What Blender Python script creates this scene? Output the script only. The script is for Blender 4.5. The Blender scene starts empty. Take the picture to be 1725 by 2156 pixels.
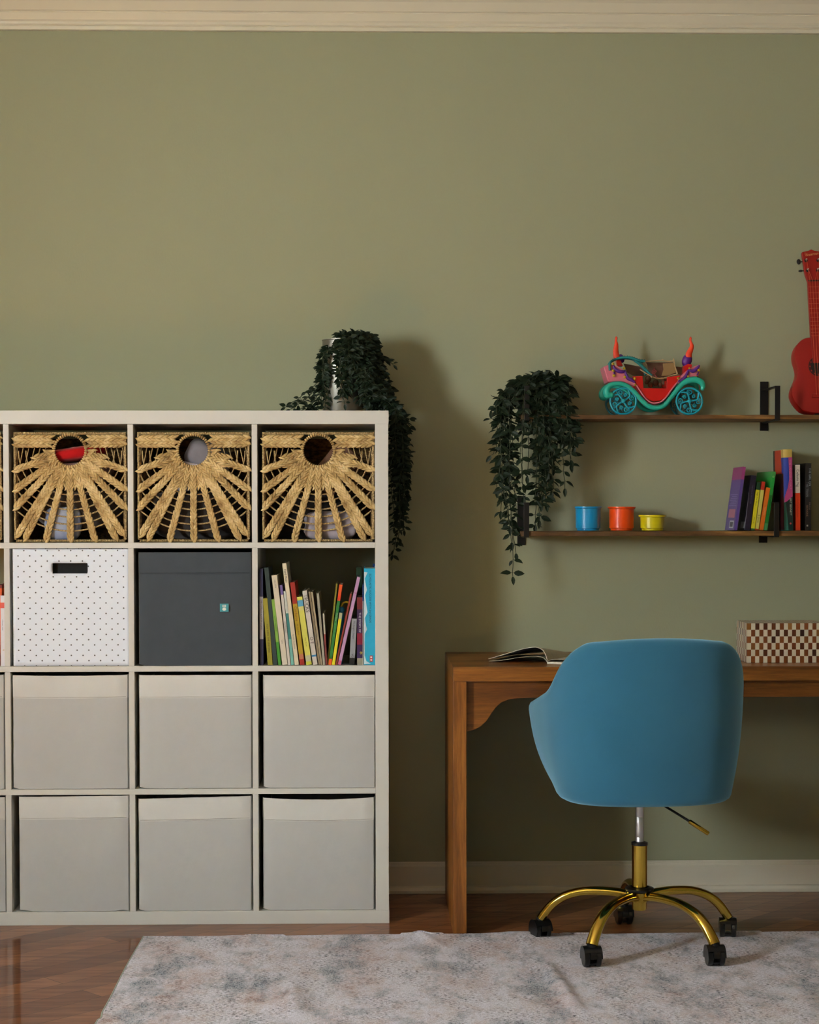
import bpy, bmesh, math, random
from mathutils import Vector, Matrix

# ------------------------------------------------------------------ camera, light, exposure
SC = bpy.context.scene
COL = SC.collection
F_PX, PITCH, YAW, ROLL = 3637.1, 0.0292, 0.0213, -0.0011
CAM = Vector((-0.0461, -5.3199, 1.1661))
PX, PY = 862.42, 1192.33
FW = Vector((math.sin(YAW)*math.cos(PITCH), math.cos(YAW)*math.cos(PITCH), -math.sin(PITCH)))
_rt = Vector((math.cos(YAW), -math.sin(YAW), 0)); _up = _rt.cross(FW)
RT = _rt*math.cos(ROLL) + _up*math.sin(ROLL)
UP = -_rt*math.sin(ROLL) + _up*math.cos(ROLL)

cam = bpy.data.cameras.new('camera'); cam_o = bpy.data.objects.new('camera', cam); COL.objects.link(cam_o)
cam.sensor_fit = 'HORIZONTAL'; cam.sensor_width = 36; cam.lens = F_PX/1725*36
cam.shift_x = (862.5-PX)/1725; cam.shift_y = (PY-1078)/1725
m = Matrix.Identity(4)
for i in range(3):
    m[i][0] = RT[i]; m[i][1] = UP[i]; m[i][2] = -FW[i]; m[i][3] = CAM[i]
cam_o.matrix_world = m
cam.clip_start = 0.05
SC.camera = cam_o

def ray(u, v):
    return FW + RT*((u-PX)/F_PX) + UP*((PY-v)/F_PX)
def P(u, v, Y):
    """world point on the vertical plane y=Y seen at photo pixel (u,v)"""
    r = ray(u, v); t = (Y-CAM.y)/r.y
    return CAM + r*t
def PFL(u, v, Z=0.0):
    r = ray(u, v); t = (Z-CAM.z)/r.z
    return CAM + r*t

w = bpy.data.worlds.new('world'); SC.world = w; w.use_nodes = True
w.node_tree.nodes['Background'].inputs[0].default_value = (0.55, 0.68, 0.85, 1)
w.node_tree.nodes['Background'].inputs[1].default_value = 0.3
SC.view_settings.view_transform = 'Standard'; SC.view_settings.look = 'None'
SC.view_settings.exposure = 0.0; SC.view_settings.gamma = 1
SC.view_settings.use_curve_mapping = False
SC.cycles.use_denoising = True
SC.cycles.max_bounces = 8; SC.cycles.diffuse_bounces = 5
SC.cycles.sample_clamp_indirect = 0

def area(name, loc, direction, sx, sy, power, col, spread=180):
    l = bpy.data.lights.new(name, 'AREA'); l.shape = 'RECTANGLE'; l.size = sx; l.size_y = sy
    l.energy = power; l.color = col; l.spread = math.radians(spread)
    o = bpy.data.objects.new(name, l); COL.objects.link(o); o.location = loc
    o.rotation_euler = Vector(direction).to_track_quat('-Z', 'Y').to_euler()
    return o
# daylight through the window of the left wall, sun, and fill from an added rear window
RX0, RX1, RY0, RZ = -2.6, 4.6, -8.2, 2.79      # the room
WIN = (-3.75, -2.9, 1.12, 2.32)                # left window: y0,y1,z0,z1
area('window_daylight', (RX0-0.10, (WIN[0]+WIN[1])/2, (WIN[2]+WIN[3])/2), (1, 0, 0), WIN[3]-WIN[2], WIN[1]-WIN[0], 275, (0.88, 0.955, 0.98))
area('rear_fill_light', (-1.2, RY0-0.06, 1.5), (0, 1, 0), 1.5, 1.3, 5, (0.9, 0.95, 1.0))  # soft fill lamp added behind the view
sun = bpy.data.lights.new('sunlight', 'SUN'); sun.energy = 370; sun.angle = math.radians(1.5); sun.color = (0.98, 1.0, 0.47)
sun_o = bpy.data.objects.new('sunlight', sun); COL.objects.link(sun_o); sun_o.location = (-6, -4, 6)
sun_o.rotation_euler = Vector((0.55, 0.38, -0.80)).to_track_quat('-Z', 'Y').to_euler()

# ------------------------------------------------------------------ helpers
def lin(c):
    return tuple(((x/255)/12.92 if x/255 <= 0.04045 else ((x/255+0.055)/1.055)**2.4) for x in c)
def rgb(*c):
    return (*lin(c), 1)
class Mat:
    """small node builder"""
    def __init__(s, name, color=(1, 1, 1, 1), rough=0.6, metal=0.0, spec=0.5, coat=0.0, coat_rough=0.1, sheen=0.0):
        s.m = bpy.data.materials.new(name); s.m.use_nodes = True; s.t = s.m.node_tree
        s.b = s.t.nodes['Principled BSDF']
        s.b.inputs['Base Color'].default_value = color; s.b.inputs['Roughness'].default_value = rough
        s.b.inputs['Metallic'].default_value = metal; s.b.inputs['Specular IOR Level'].default_value = spec
        s.b.inputs['Coat Weight'].default_value = coat; s.b.inputs['Coat Roughness'].default_value = coat_rough
        s.b.inputs['Sheen Weight'].default_value = sheen
        s._c = None
    def n(s, typ, **kw):
        x = s.t.nodes.new(typ)
        for k, v in kw.items():
            if k.startswith('i_'):
                x.inputs[int(k[2:]) if k[2:].isdigit() else k[2:].replace('_', ' ')].default_value = v
            else: setattr(x, k, v)
        return x
    def l(s, a, b): s.t.links.new(a, b)
    def coord(s, scale=(1, 1, 1), rot=(0, 0, 0), kind='Object'):
        c = s.n('ShaderNodeTexCoord'); mp = s.n('ShaderNodeMapping')
        mp.inputs['Scale'].default_value = scale; mp.inputs['Rotation'].default_value = rot
        s.l(c.outputs[kind], mp.inputs[0]); return mp.outputs[0]
    def noise(s, vec, scale=10, detail=4, rough=0.55, dist=0):
        x = s.n('ShaderNodeTexNoise'); x.inputs['Scale'].default_value = scale; x.inputs['Detail'].default_value = detail
        x.inputs['Roughness'].default_value = rough; x.inputs['Distortion'].default_value = dist
        s.l(vec, x.inputs['Vector']); return x.outputs['Fac']
    def ramp(s, fac, stops):
        r = s.n('ShaderNodeValToRGB'); e = r.color_ramp.elements
        while len(e) < len(stops): e.new(0.5)
        for q, (p, c) in zip(e, stops):
            q.position = p; q.color = c
        s.l(fac, r.inputs[0]); return r.outputs[0]
    def mix(s, fac, a, b, mode='MIX'):
        x = s.n('ShaderNodeMix', data_type='RGBA', blend_type=mode)
        for i, v in ((0, fac), (6, a), (7, b)):
            if isinstance(v, (int, float, tuple)): x.inputs[i].default_value = v
            else: s.l(v, x.inputs[i])
        return x.outputs[2]
    def math(s, op, a, b=None):
        x = s.n('ShaderNodeMath', operation=op)
        for i, v in ((0, a), (1, b)):
            if v is None: continue
            if isinstance(v, (int, float)): x.inputs[i].default_value = v
            else: s.l(v, x.inputs[i])
        return x.outputs[0]
    def color(s, out): s.l(out, s.b.inputs['Base Color']); return s
    def bump(s, h, strength=0.2, dist=0.001):
        x = s.n('ShaderNodeBump'); x.inputs['Strength'].default_value = strength; x.inputs['Distance'].default_value = dist
        s.l(h, x.inputs['Height']); s.l(x.outputs[0], s.b.inputs['Normal']); return s

_plain = {}
def plain(c, rough=0.55, **kw):
    key = (tuple(c), rough, tuple(sorted(kw.items())))
    if key not in _plain:
        M = Mat('paint_%d_%d_%d' % tuple(c), rgb(*c), rough, **kw)
        v = M.coord(); f = M.noise(v, 60, 3)
        a = rgb(*[max(0, x-7) for x in c]); b = rgb(*[min(255, x+6) for x in c])
        M.color(M.mix(f, a, b)); _plain[key] = M.m
    return _plain[key]

def wall_mat(name, c, c2=None, s=1.0):
    M = Mat(name, rgb(*c), 0.75, spec=0.3)
    v = M.coord((1, 1, 1)); f = M.noise(v, 1.3, 3)
    M.color(M.mix(f, rgb(*c), rgb(*(c2 or c))))
    v2 = M.coord((1, 1, 0.6)); M.bump(M.noise(v2, 160*s, 3), 0.25, 0.0015)
    return M.m
M_wall = wall_mat('sage_wall_paint', (157, 159, 131), (151, 153, 125))
M_ceil = wall_mat('ceiling_paint', (215, 208, 192))
M_trim = Mat('trim_gloss_paint', rgb(206, 200, 180), 0.4); M_trim.color(M_trim.mix(M_trim.noise(M_trim.coord(), 3, 3), rgb(204, 198, 178), rgb(210, 204, 185))); M_trim = M_trim.m

def wood_mat(name, dark, mid, light, axis='x', scale=1.0, rough=0.42, coat=0.0, coat_rough=0.15, fine=1.0):
    M = Mat(name, rgb(*mid), rough, coat=coat, coat_rough=coat_rough)
    st = {'x': (0.08, 1, 1), 'y': (1, 0.08, 1), 'z': (1, 1, 0.08)}[axis]
    v = M.coord(tuple(k*scale for k in st))
    n1 = M.noise(v, 16, 6, 0.6, 0.8); n2 = M.noise(v, 120*fine, 5, 0.7)
    c = M.ramp(n1, [(0.30, rgb(*dark)), (0.5, rgb(*mid)), (0.72, rgb(*light))])
    g = M.ramp(n2, [(0.35, rgb(150, 140, 130)), (0.62, (1, 1, 1, 1))])
    M.color(M.mix(0.55, c, g, 'MULTIPLY')); M.bump(n2, 0.12, 0.0006)
    return M.m
M_desk_x = wood_mat('desk_walnut_veneer_along_x', (96, 50, 14), (142, 86, 30), (170, 110, 46), 'x', rough=0.38, coat=0.25, coat_rough=0.2)
M_desk_z = wood_mat('desk_walnut_veneer_along_z', (104, 56, 16), (148, 90, 32), (174, 112, 46), 'z', rough=0.42)
M_shelf = wood_mat('rustic_shelf_wood', (58, 38, 16), (112, 76, 34), (172, 126, 60), 'x', 1.3, 0.6)
M_white = Mat('white_foil_board', rgb(200, 199, 194), 0.45); M_white.bump(M_white.noise(M_white.coord(), 500, 2), 0.1, 0.0003); M_white = M_white.m

def fabric(name, c, c2=None, weave=900, rough=0.85, sheen=0.2, strength=0.25, mottled=25):
    M = Mat(name, rgb(*c), rough, sheen=sheen, spec=0.2)
    v = M.coord(); n = M.noise(v, mottled, 4); n2 = M.noise(v, weave, 2)
    M.color(M.mix(n, rgb(*c), rgb(*(c2 or tuple(max(0, k-8) for k in c)))))
    M.bump(n2, strength, 0.0008); return M.m
M_bin = fabric('bin_white_polyester', (186, 186, 185), (180, 180, 179))
M_binrim = fabric('bin_white_hem', (207, 206, 203), (201, 200, 197))
M_greybin = fabric('bin_charcoal_fabric', (64, 71, 78), (72, 79, 86))
M_black = plain((16, 15, 15), 0.5)
M_blackmetal = Mat('black_powder_coat', rgb(18, 17, 17), 0.45, metal=0.3).m
M_plastic_black = Mat('caster_black_plastic', rgb(14, 14, 15), 0.3).m
M_gold = Mat('polished_gold', rgb(214, 172, 70), 0.13, metal=1.0)
M_gold.color(M_gold.mix(M_gold.noise(M_gold.coord(), 8, 2), rgb(206, 172, 66), rgb(220, 190, 92))); M_gold = M_gold.m
M_chrome = Mat('chrome_cylinder', rgb(214, 216, 222), 0.42, metal=1.0).m
M_velvet = Mat('blue_velvet', rgb(38, 92, 120), 0.9, sheen=1.0, spec=0.15)
M_velvet.b.inputs['Sheen Roughness'].default_value = 0.5
M_velvet.b.inputs['Sheen Tint'].default_value = rgb(165, 220, 250)
_v = M_velvet.coord(); M_velvet.color(M_velvet.mix(M_velvet.noise(_v, 5, 4), rgb(38, 92, 120), rgb(52, 108, 138)))
M_velvet.bump(M_velvet.noise(_v, 700, 2), 0.3, 0.0008); M_velvet = M_velvet.m
M_leaf = Mat('dark_artificial_leaf', rgb(24, 40, 26), 0.55, spec=0.25)
_v = M_leaf.coord(); M_leaf.color(M_leaf.mix(M_leaf.noise(_v, 30, 2), rgb(12, 22, 14), rgb(30, 48, 28))); M_leaf = M_leaf.m
M_stem = plain((38, 50, 26), 0.6)
M_seagrass = Mat('seagrass_braid', rgb(196, 160, 100), 0.65)
_v = M_seagrass.coord(); M_seagrass.color(M_seagrass.ramp(M_seagrass.noise(_v, 26, 3, 0.6), [(0.28, rgb(142, 112, 66)), (0.5, rgb(190, 162, 108)), (0.72, rgb(222, 198, 148))]))
M_seagrass.bump(M_seagrass.noise(_v, 500, 2), 0.3, 0.0005); M_seagrass = M_seagrass.m
M_twine = Mat('twisted_twine', rgb(176, 150, 104), 0.8)
_v = M_twine.coord((1, 1, 1), (0.6, 0.6, 0.6)); M_twine.color(M_twine.ramp(M_twine.noise(_v, 300, 2), [(0.3, rgb(120, 96, 60)), (0.7, rgb(200, 176, 128))])); M_twine = M_twine.m
M_wickerwall = Mat('basket_side_weave', rgb(120, 92, 56), 0.9)
_v = M_wickerwall.coord((1, 1, 2)); M_wickerwall.color(M_wickerwall.ramp(M_wickerwall.noise(_v, 70, 3), [(0.35, rgb(60, 42, 24)), (0.7, rgb(150, 116, 70))])); M_wickerwall = M_wickerwall.m
M_pages = Mat('paper_page_edges', rgb(214, 206, 186), 0.85)
_v = M_pages.coord((1, 1, 1)); M_pages.color(M_pages.mix(M_pages.noise(_v, 300, 2), rgb(190, 182, 160), rgb(222, 214, 196))); M_pages = M_pages.m

class MB:
    def __init__(s): s.bm = bmesh.new()
    def _tag(s, before, mi):
        for f in s.bm.faces:
            if f.index == -1 or f not in before: f.material_index = mi
    def face(s, vs, mi=0):
        try:
            f = s.bm.faces.new(vs); f.material_index = mi; return f
        except ValueError: return None
    def box(s, x0, x1, y0, y1, z0, z1, mi=0, mtx=None):
        c = [Vector(p) for p in ((x0, y0, z0), (x1, y0, z0), (x1, y1, z0), (x0, y1, z0), (x0, y0, z1), (x1, y0, z1), (x1, y1, z1), (x0, y1, z1))]
        if mtx: c = [mtx @ p for p in c]
        v = [s.bm.verts.new(p) for p in c]
        for q in ((0, 3, 2, 1), (4, 5, 6, 7), (0, 1, 5, 4), (1, 2, 6, 5), (2, 3, 7, 6), (3, 0, 4, 7)):
            s.face([v[i] for i in q], mi)
        return s
    def tube(s, pts, rad, seg=10, mi=0, caps=True, flat=1.0, closed=False):
        pts = [Vector(p) for p in pts]; n = len(pts)
        if not hasattr(rad, '__len__'): rad = [rad]*n
        rings = []; prev = None
        for i, p in enumerate(pts):
            if closed: t = (pts[(i+1) % n]-pts[i-1])
            else: t = (pts[min(i+1, n-1)]-pts[max(i-1, 0)])
            t.normalize()
            if prev is None:
                a = Vector((0, 0, 1)) if abs(t.z) < 0.9 else Vector((0, 1, 0))
                nrm = a.cross(t).normalized()
            else:
                nrm = (prev-t*prev.dot(t)).normalized()
            prev = nrm; b = t.cross(nrm)
            rings.append([s.bm.verts.new(p+nrm*math.cos(2*math.pi*k/seg)*rad[i]+b*math.sin(2*math.pi*k/seg)*rad[i]*flat) for k in range(seg)])
        m_ = n if closed else n-1
        for i in range(m_):
            A, B = rings[i], rings[(i+1) % n]
            for k in range(seg): s.face([A[k], A[(k+1) % seg], B[(k+1) % seg], B[k]], mi)
        if caps and not closed:
            s.face(list(reversed(rings[0])), mi); s.face(rings[-1], mi)
        return s
    def lathe(s, prof, seg=24, mi=0, mtx=None):
        rings = []
        for r, z in prof:
            if r < 1e-6: ps = [Vector((0, 0, z))]
            else: ps = [Vector((r*math.cos(2*math.pi*k/seg), r*math.sin(2*math.pi*k/seg), z)) for k in range(seg)]
            if mtx: ps = [mtx @ p for p in ps]
            rings.append([s.bm.verts.new(p) for p in ps])
        for A, B in zip(rings, rings[1:]):
            for k in range(seg):
                a, b = A[k % len(A)], A[(k+1) % seg % len(A)]; c, d = B[(k+1) % seg % len(B)], B[k % len(B)]
                vs = []
                for q in (a, b, c, d):
                    if q not in vs: vs.append(q)
                if len(vs) > 2: s.face(vs, mi)
        return s
    def grid(s, fn, nu, nv, mi=0, closed_u=False):
        V = [[s.bm.verts.new(fn(i/nu, j/nv)) for j in range(nv+1)] for i in range(nu if closed_u else nu+1)]
        for i in range(nu):
            for j in range(nv):
                A = V[i]; B = V[(i+1) % len(V)]
                s.face([A[j], B[j], B[j+1], A[j+1]], mi)
        return V
    def prism(s, poly, y0, y1, mi=0, f=None):
        """polygon in x,z extruded along y"""
        f = f or (lambda x, y, z: Vector((x, y, z)))
        a = [s.bm.verts.new(f(x, y0, z)) for x, z in poly]; b = [s.bm.verts.new(f(x, y1, z)) for x, z in poly]
        s.face(a, mi); s.face(list(reversed(b)), mi); n = len(poly)
        for i in range(n): s.face([a[(i+1) % n], a[i], b[i], b[(i+1) % n]], mi)
        return s
    def sphere(s, c, r, seg=12, rings=8, mi=0, sc=(1, 1, 1), mtx=None):
        prof = [(math.sin(math.pi*i/rings)*r, -math.cos(math.pi*i/rings)*r) for i in range(rings+1)]
        prof[0] = (0, -r); prof[-1] = (0, r)
        T = Matrix.Translation(Vector(c)) @ (mtx or Matrix.Identity(4)) @ Matrix.Diagonal((*sc, 1))
        return s.lathe(prof, seg, mi, T)
    def build(s, name, mats, parent=None, loc=(0, 0, 0), rot=(0, 0, 0), smooth=False, bevel=0, seg=2, fix=True):
        if fix: bmesh.ops.recalc_face_normals(s.bm, faces=s.bm.faces)
        me = bpy.data.meshes.new(name); s.bm.to_mesh(me); s.bm.free()
        if not isinstance(mats, (list, tuple)): mats = [mats]
        for m_ in mats: me.materials.append(m_)
        if smooth:
            me.polygons.foreach_set('use_smooth', [True]*len(me.polygons))
            if smooth is not True: me.set_sharp_from_angle(angle=math.radians(smooth))
        o = bpy.data.objects.new(name, me); COL.objects.link(o); o.location = loc; o.rotation_euler = rot
        if parent: o.parent = parent
        if bevel:
            b = o.modifiers.new('bevel', 'BEVEL'); b.width = bevel; b.segments = seg; b.limit_method = 'ANGLE'; b.angle_limit = math.radians(40)
        return o

def tag(o, label, cat, group=None, kind=None):
    o['label'] = label; o['category'] = cat
    if group: o['group'] = group
    if kind: o['kind'] = kind
    return o
def thing(name, loc, label, cat, group=None, rot=(0, 0, 0)):
    o = bpy.data.objects.new(name, None); COL.objects.link(o); o.location = loc; o.rotation_euler = rot
    o.empty_display_size = 0.05
    return tag(o, label, cat, group)
def structure(o): o['kind'] = 'structure'; return o
def copy_tree(o, parent=None):
    c = o.copy(); COL.objects.link(c); c.parent = parent
    for ch in list(o.children): copy_tree(ch, c)
    return c
def text(name, s, size, material, parent, loc, rot, squeeze=1.0, align='LEFT', bold=0.0):
    cu = bpy.data.curves.new(name, 'FONT'); cu.body = s; cu.size = size; cu.extrude = 0.00015; cu.offset = bold
    cu.align_x = align; cu.align_y = 'CENTER'; cu.resolution_u = 3
    t = bpy.data.objects.new(name, cu); COL.objects.link(t)
    bpy.context.view_layer.update()
    me = bpy.data.meshes.new_from_object(t.evaluated_get(bpy.context.evaluated_depsgraph_get()))
    COL.objects.unlink(t); bpy.data.objects.remove(t)
    me.materials.clear(); me.materials.append(material)
    o = bpy.data.objects.new(name, me); COL.objects.link(o); o.location = loc; o.rotation_euler = rot
    o.scale = (squeeze, 1, 1); o.parent = parent
    return o
def smooth_path(pts, n=6):
    pts = [Vector(p) for p in pts]; out = []
    for i in range(len(pts)-1):
        p0 = pts[max(i-1, 0)]; p1 = pts[i]; p2 = pts[i+1]; p3 = pts[min(i+2, len(pts)-1)]
        for k in range(n):
            t = k/n
            out.append(0.5*((2*p1)+(-p0+p2)*t+(2*p0-5*p1+4*p2-p3)*t*t+(-p0+3*p1-3*p2+p3)*t**3))
    out.append(pts[-1]); return out
def lerp(a, b, t): return a+(b-a)*t

# ------------------------------------------------------------------ the room
def plane_box(name, x0, x1, y0, y1, z0, z1, mats, **kw):
    return structure(MB().box(x0, x1, y0, y1, z0, z1).build(name, mats, **kw))
plane_box('wall_back', RX0-0.15, RX1+0.15, 0, 0.12, 0, RZ, M_wall)
plane_box('wall_right', RX1, RX1+0.12, RY0, 0, 0, RZ, M_wall)
b = MB(); X0 = RX0-0.12
b.box(X0, RX0, RY0, WIN[0], 0, RZ); b.box(X0, RX0, WIN[1], 0, 0, RZ); b.box(X0, RX0, WIN[0], WIN[1], 0, WIN[2]); b.box(X0, RX0, WIN[0], WIN[1], WIN[3], RZ)
structure(b.build('wall_left', M_wall))
b = MB(); y1 = RY0; y0 = RY0-0.12
b.box(RX0-0.12, -1.85, y0, y1, 0, RZ); b.box(-0.55, RX1+0.12, y0, y1, 0, RZ); b.box(-1.85, -0.55, y0, y1, 0, 0.75); b.box(-1.85, -0.55, y0, y1, 2.25, RZ)
structure(b.build('wall_rear', M_wall))
plane_box('ceiling', RX0-0.12, RX1+0.12, RY0-0.12, 0.12, RZ, RZ+0.1, M_ceil)
def frame_win(name, ax, a0, a1, z0, z1, c, t=0.05):
    b = MB()
    def bx(u0, u1, w0, w1):
        if ax == 'y': b.box(c-0.03, c+0.03, u0, u1, w0, w1)
        else: b.box(u0, u1, c-0.03, c+0.03, w0, w1)
    bx(a0, a0+t, z0, z1); bx(a1-t, a1, z0, z1); bx(a0+t, a1-t, z0, z0+t); bx(a0+t, a1-t, z1-t, z1)
    bx(a0+t, a1-t, (z0+z1)/2-0.02, (z0+z1)/2+0.02)
    structure(b.build(name, M_trim))
frame_win('window_1', 'y', WIN[0], WIN[1], WIN[2], WIN[3], RX0-0.04)
frame_win('added_window_2', 'x', -1.85, -0.55, 0.75, 2.25, RY0-0.03)  # unseen window frame added around the rear fill lamp

# floor: diagonal strip planks, glossy varnish
F = Mat('varnished_oak_planks', rgb(110, 70, 44), 0.5, spec=0.1, coat=0.62, coat_rough=0.06)
F.b.inputs['Specular Tint'].default_value = rgb(255, 215, 185)
v = F.coord((1, 1, 1), (0, 0, math.radians(-44)))
br = F.n('ShaderNodeTexBrick'); br.offset = 0.37; br.squash = 1.0
for k, val in (('Scale', 1.0), ('Mortar Size', 0.0011), ('Mortar Smooth', 0.3), ('Bias', 0.0), ('Brick Width', 0.95), ('Row Height', 0.083)): br.inputs[k].default_value = val
br.inputs['Color1'].default_value = (0, 0, 0, 1); br.inputs['Color2'].default_value = (1, 1, 1, 1); br.inputs['Mortar'].default_value = (0.5, 0.5, 0.5, 1)
F.l(v, br.inputs['Vector'])
v2 = F.coord((0.9, 9, 1), (0, 0, math.radians(-44)))
gr = F.noise(v2, 5, 6, 0.6, 0.6)
base = F.mix(br.outputs['Color'], rgb(110, 66, 40), rgb(150, 98, 62))
g2 = F.ramp(gr, [(0.3, rgb(170, 150, 135)), (0.65, (1, 1, 1, 1))])
c = F.mix(0.8, base, g2, 'MULTIPLY')
F.color(F.mix(F.math('MULTIPLY', br.outputs['Fac'], 0.8), c, rgb(44, 24, 14)))
bb = F.n('ShaderNodeBump'); bb.inputs['Strength'].default_value = 0.06; bb.inputs['Distance'].default_value = 0.002
F.l(F.noise(v2, 3, 2), bb.inputs['Height']); F.l(bb.outputs[0], F.b.inputs['Coat Normal'])
plane_box('floor', RX0-0.12, RX1+0.12, RY0-0.12, 0.12, -0.1, 0, F.m)

# crown moulding and baseboards (profiles run along the back wall)
def profile_run(name, prof, x0, x1):
    b = MB(); a = [b.bm.verts.new((x0, y, z)) for y, z in prof]; c_ = [b.bm.verts.new((x1, y, z)) for y, z in prof]
    n = len(prof); b.face(a); b.face(list(reversed(c_)))
    for i in range(n): b.face([a[i], a[(i+1) % n], c_[(i+1) % n], c_[i]])
    return structure(b.build(name, M_trim, bevel=0.0012))
zc = 2.641
profile_run('trim_1', [(0, zc), (-0.016, zc), (-0.018, zc+0.010), (-0.015, zc+0.0145), (-0.019, zc+0.016), (-0.021, zc+0.023), (-0.026, zc+0.028), (-0.036, zc+0.046), (-0.036, zc+0.05), (-0.042, zc+0.052), (-0.06, zc+0.075), (-0.09, zc+0.10), (-0.10, zc+0.125), (-0.11, zc+0.149), (0, zc+0.149)], RX0, RX1)
profile_run('baseboard_back', [(0, 0), (-0.026, 0), (-0.026, 0.010), (-0.022, 0.019), (-0.014, 0.0215), (-0.014, 0.083), (-0.011, 0.0845), (-0.0095, 0.089), (-0.005, 0.092), (-0.004, 0.0955), (0, 0.0955)], RX0, RX1)
b = MB(); b.box(RX0, RX0+0.014, RY0, -0.03, 0, 0.095); structure(b.build('baseboard_left', M_trim, bevel=0.002))
b = MB(); b.box(RX1-0.014, RX1, RY0, -0.03, 0, 0.095); structure(b.build('baseboard_right', M_trim, bevel=0.002))

# ------------------------------------------------------------------ cube shelving unit
KF = -0.405; KB = -0.030; R_, C_, D_ = 0.038, 0.335, 0.016
shelf_unit = thing('cube_shelving_unit', (-0.7325, -0.2175, 0), 'white sixteen-cube shelving unit standing on the floor against the green wall', 'shelving unit')
def kb(name, x0, x1, z0, z1, y0=KF, y1=KB):
    MB().box(x0+0.7325, x1+0.7325, y0+0.2175, y1+0.2175, z0, z1).build(name, M_white, shelf_unit, bevel=0.0008)
kb('top_board', -1.465, 0, 1.465-R_, 1.465); kb('bottom_board', -1.465, 0, 0, R_)
kb('side_panel', -R_-0.0012, -0.0012, R_, 1.465-R_); kb('side_panel', -1.4638, -1.4638+R_, R_, 1.465-R_)
SZ = [R_+i*(C_+D_) for i in range(4)]          # cell floors, bottom to top
for i in (1, 2, 3): kb('shelf_board', -1.465+R_, -R_-0.0012, SZ[i]-D_, SZ[i])
CX = []                                          # cell x ranges, right to left
for i in range(4): CX.append((-R_-i*(C_+D_)-C_, -R_-i*(C_+D_)))
for i in range(3):
    for j in range(4): kb('divider', CX[i][0]-D_, CX[i][0], SZ[j], SZ[j]+C_, KF+0.0005)

# ------------------------------------------------------------------ seagrass baskets
random.seed(5)
BW, BH, BD = 0.322, 0.314, 0.34
def lobe(b, c, ax, L, r, depth=0.8, mi=0):
    """one fat strand of a braid: a spindle centred at c along ax in the x-z plane"""
    ax = Vector(ax).normalized(); side = Vector((-ax.z, 0, ax.x)); out = Vector((0, -1, 0))
    N = 6; rings = []
    prof = [(0.0, 0.15), (0.15, 0.66), (0.45, 1.0), (0.75, 0.86), (1.0, 0.15)]
    j = random.uniform(0.86, 1.12)
    for t, k in prof:
        p = Vector(c)+ax*(t-0.5)*L + out*(math.sin(t*math.pi)*r*0.35)
        rings.append([b.bm.verts.new(p+side*math.cos(2*math.pi*q/N)*r*k*j+out*math.sin(2*math.pi*q/N)*r*k*depth*j) for q in range(N)])
    for A, B in zip(rings, rings[1:]):
        for q in range(N): b.face([A[q], A[(q+1) % N], B[(q+1) % N], B[q]], mi)
    b.face(rings[0], mi); b.face(rings[-1], mi)
def braid(b, p0, p1, w0, w1, step=0.0128, y=0.0):
    p0 = Vector((p0[0], 0, p0[1])); p1 = Vector((p1[0], 0, p1[1])); d = p1-p0; L = d.length; d.normalize()
    s_ = Vector((-d.z, 0, d.x)); n = max(2, int(L/step))
    for i in range(n):
        t = (i+0.5)/n; w_ = lerp(w0, w1, t); c0 = p0+d*(t*L)
        for sg in (-1, 1):
            a = d*math.cos(0.40)+s_*sg*math.sin(0.40)*-1
            off = 0.5*step*(1 if sg > 0 else 0)
            c = c0+s_*sg*w_*0.21+d*off+Vector((0, y+random.uniform(-0.001, 0.001), 0))
            lobe(b, c, a, step*2.0, w_*0.235)
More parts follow.
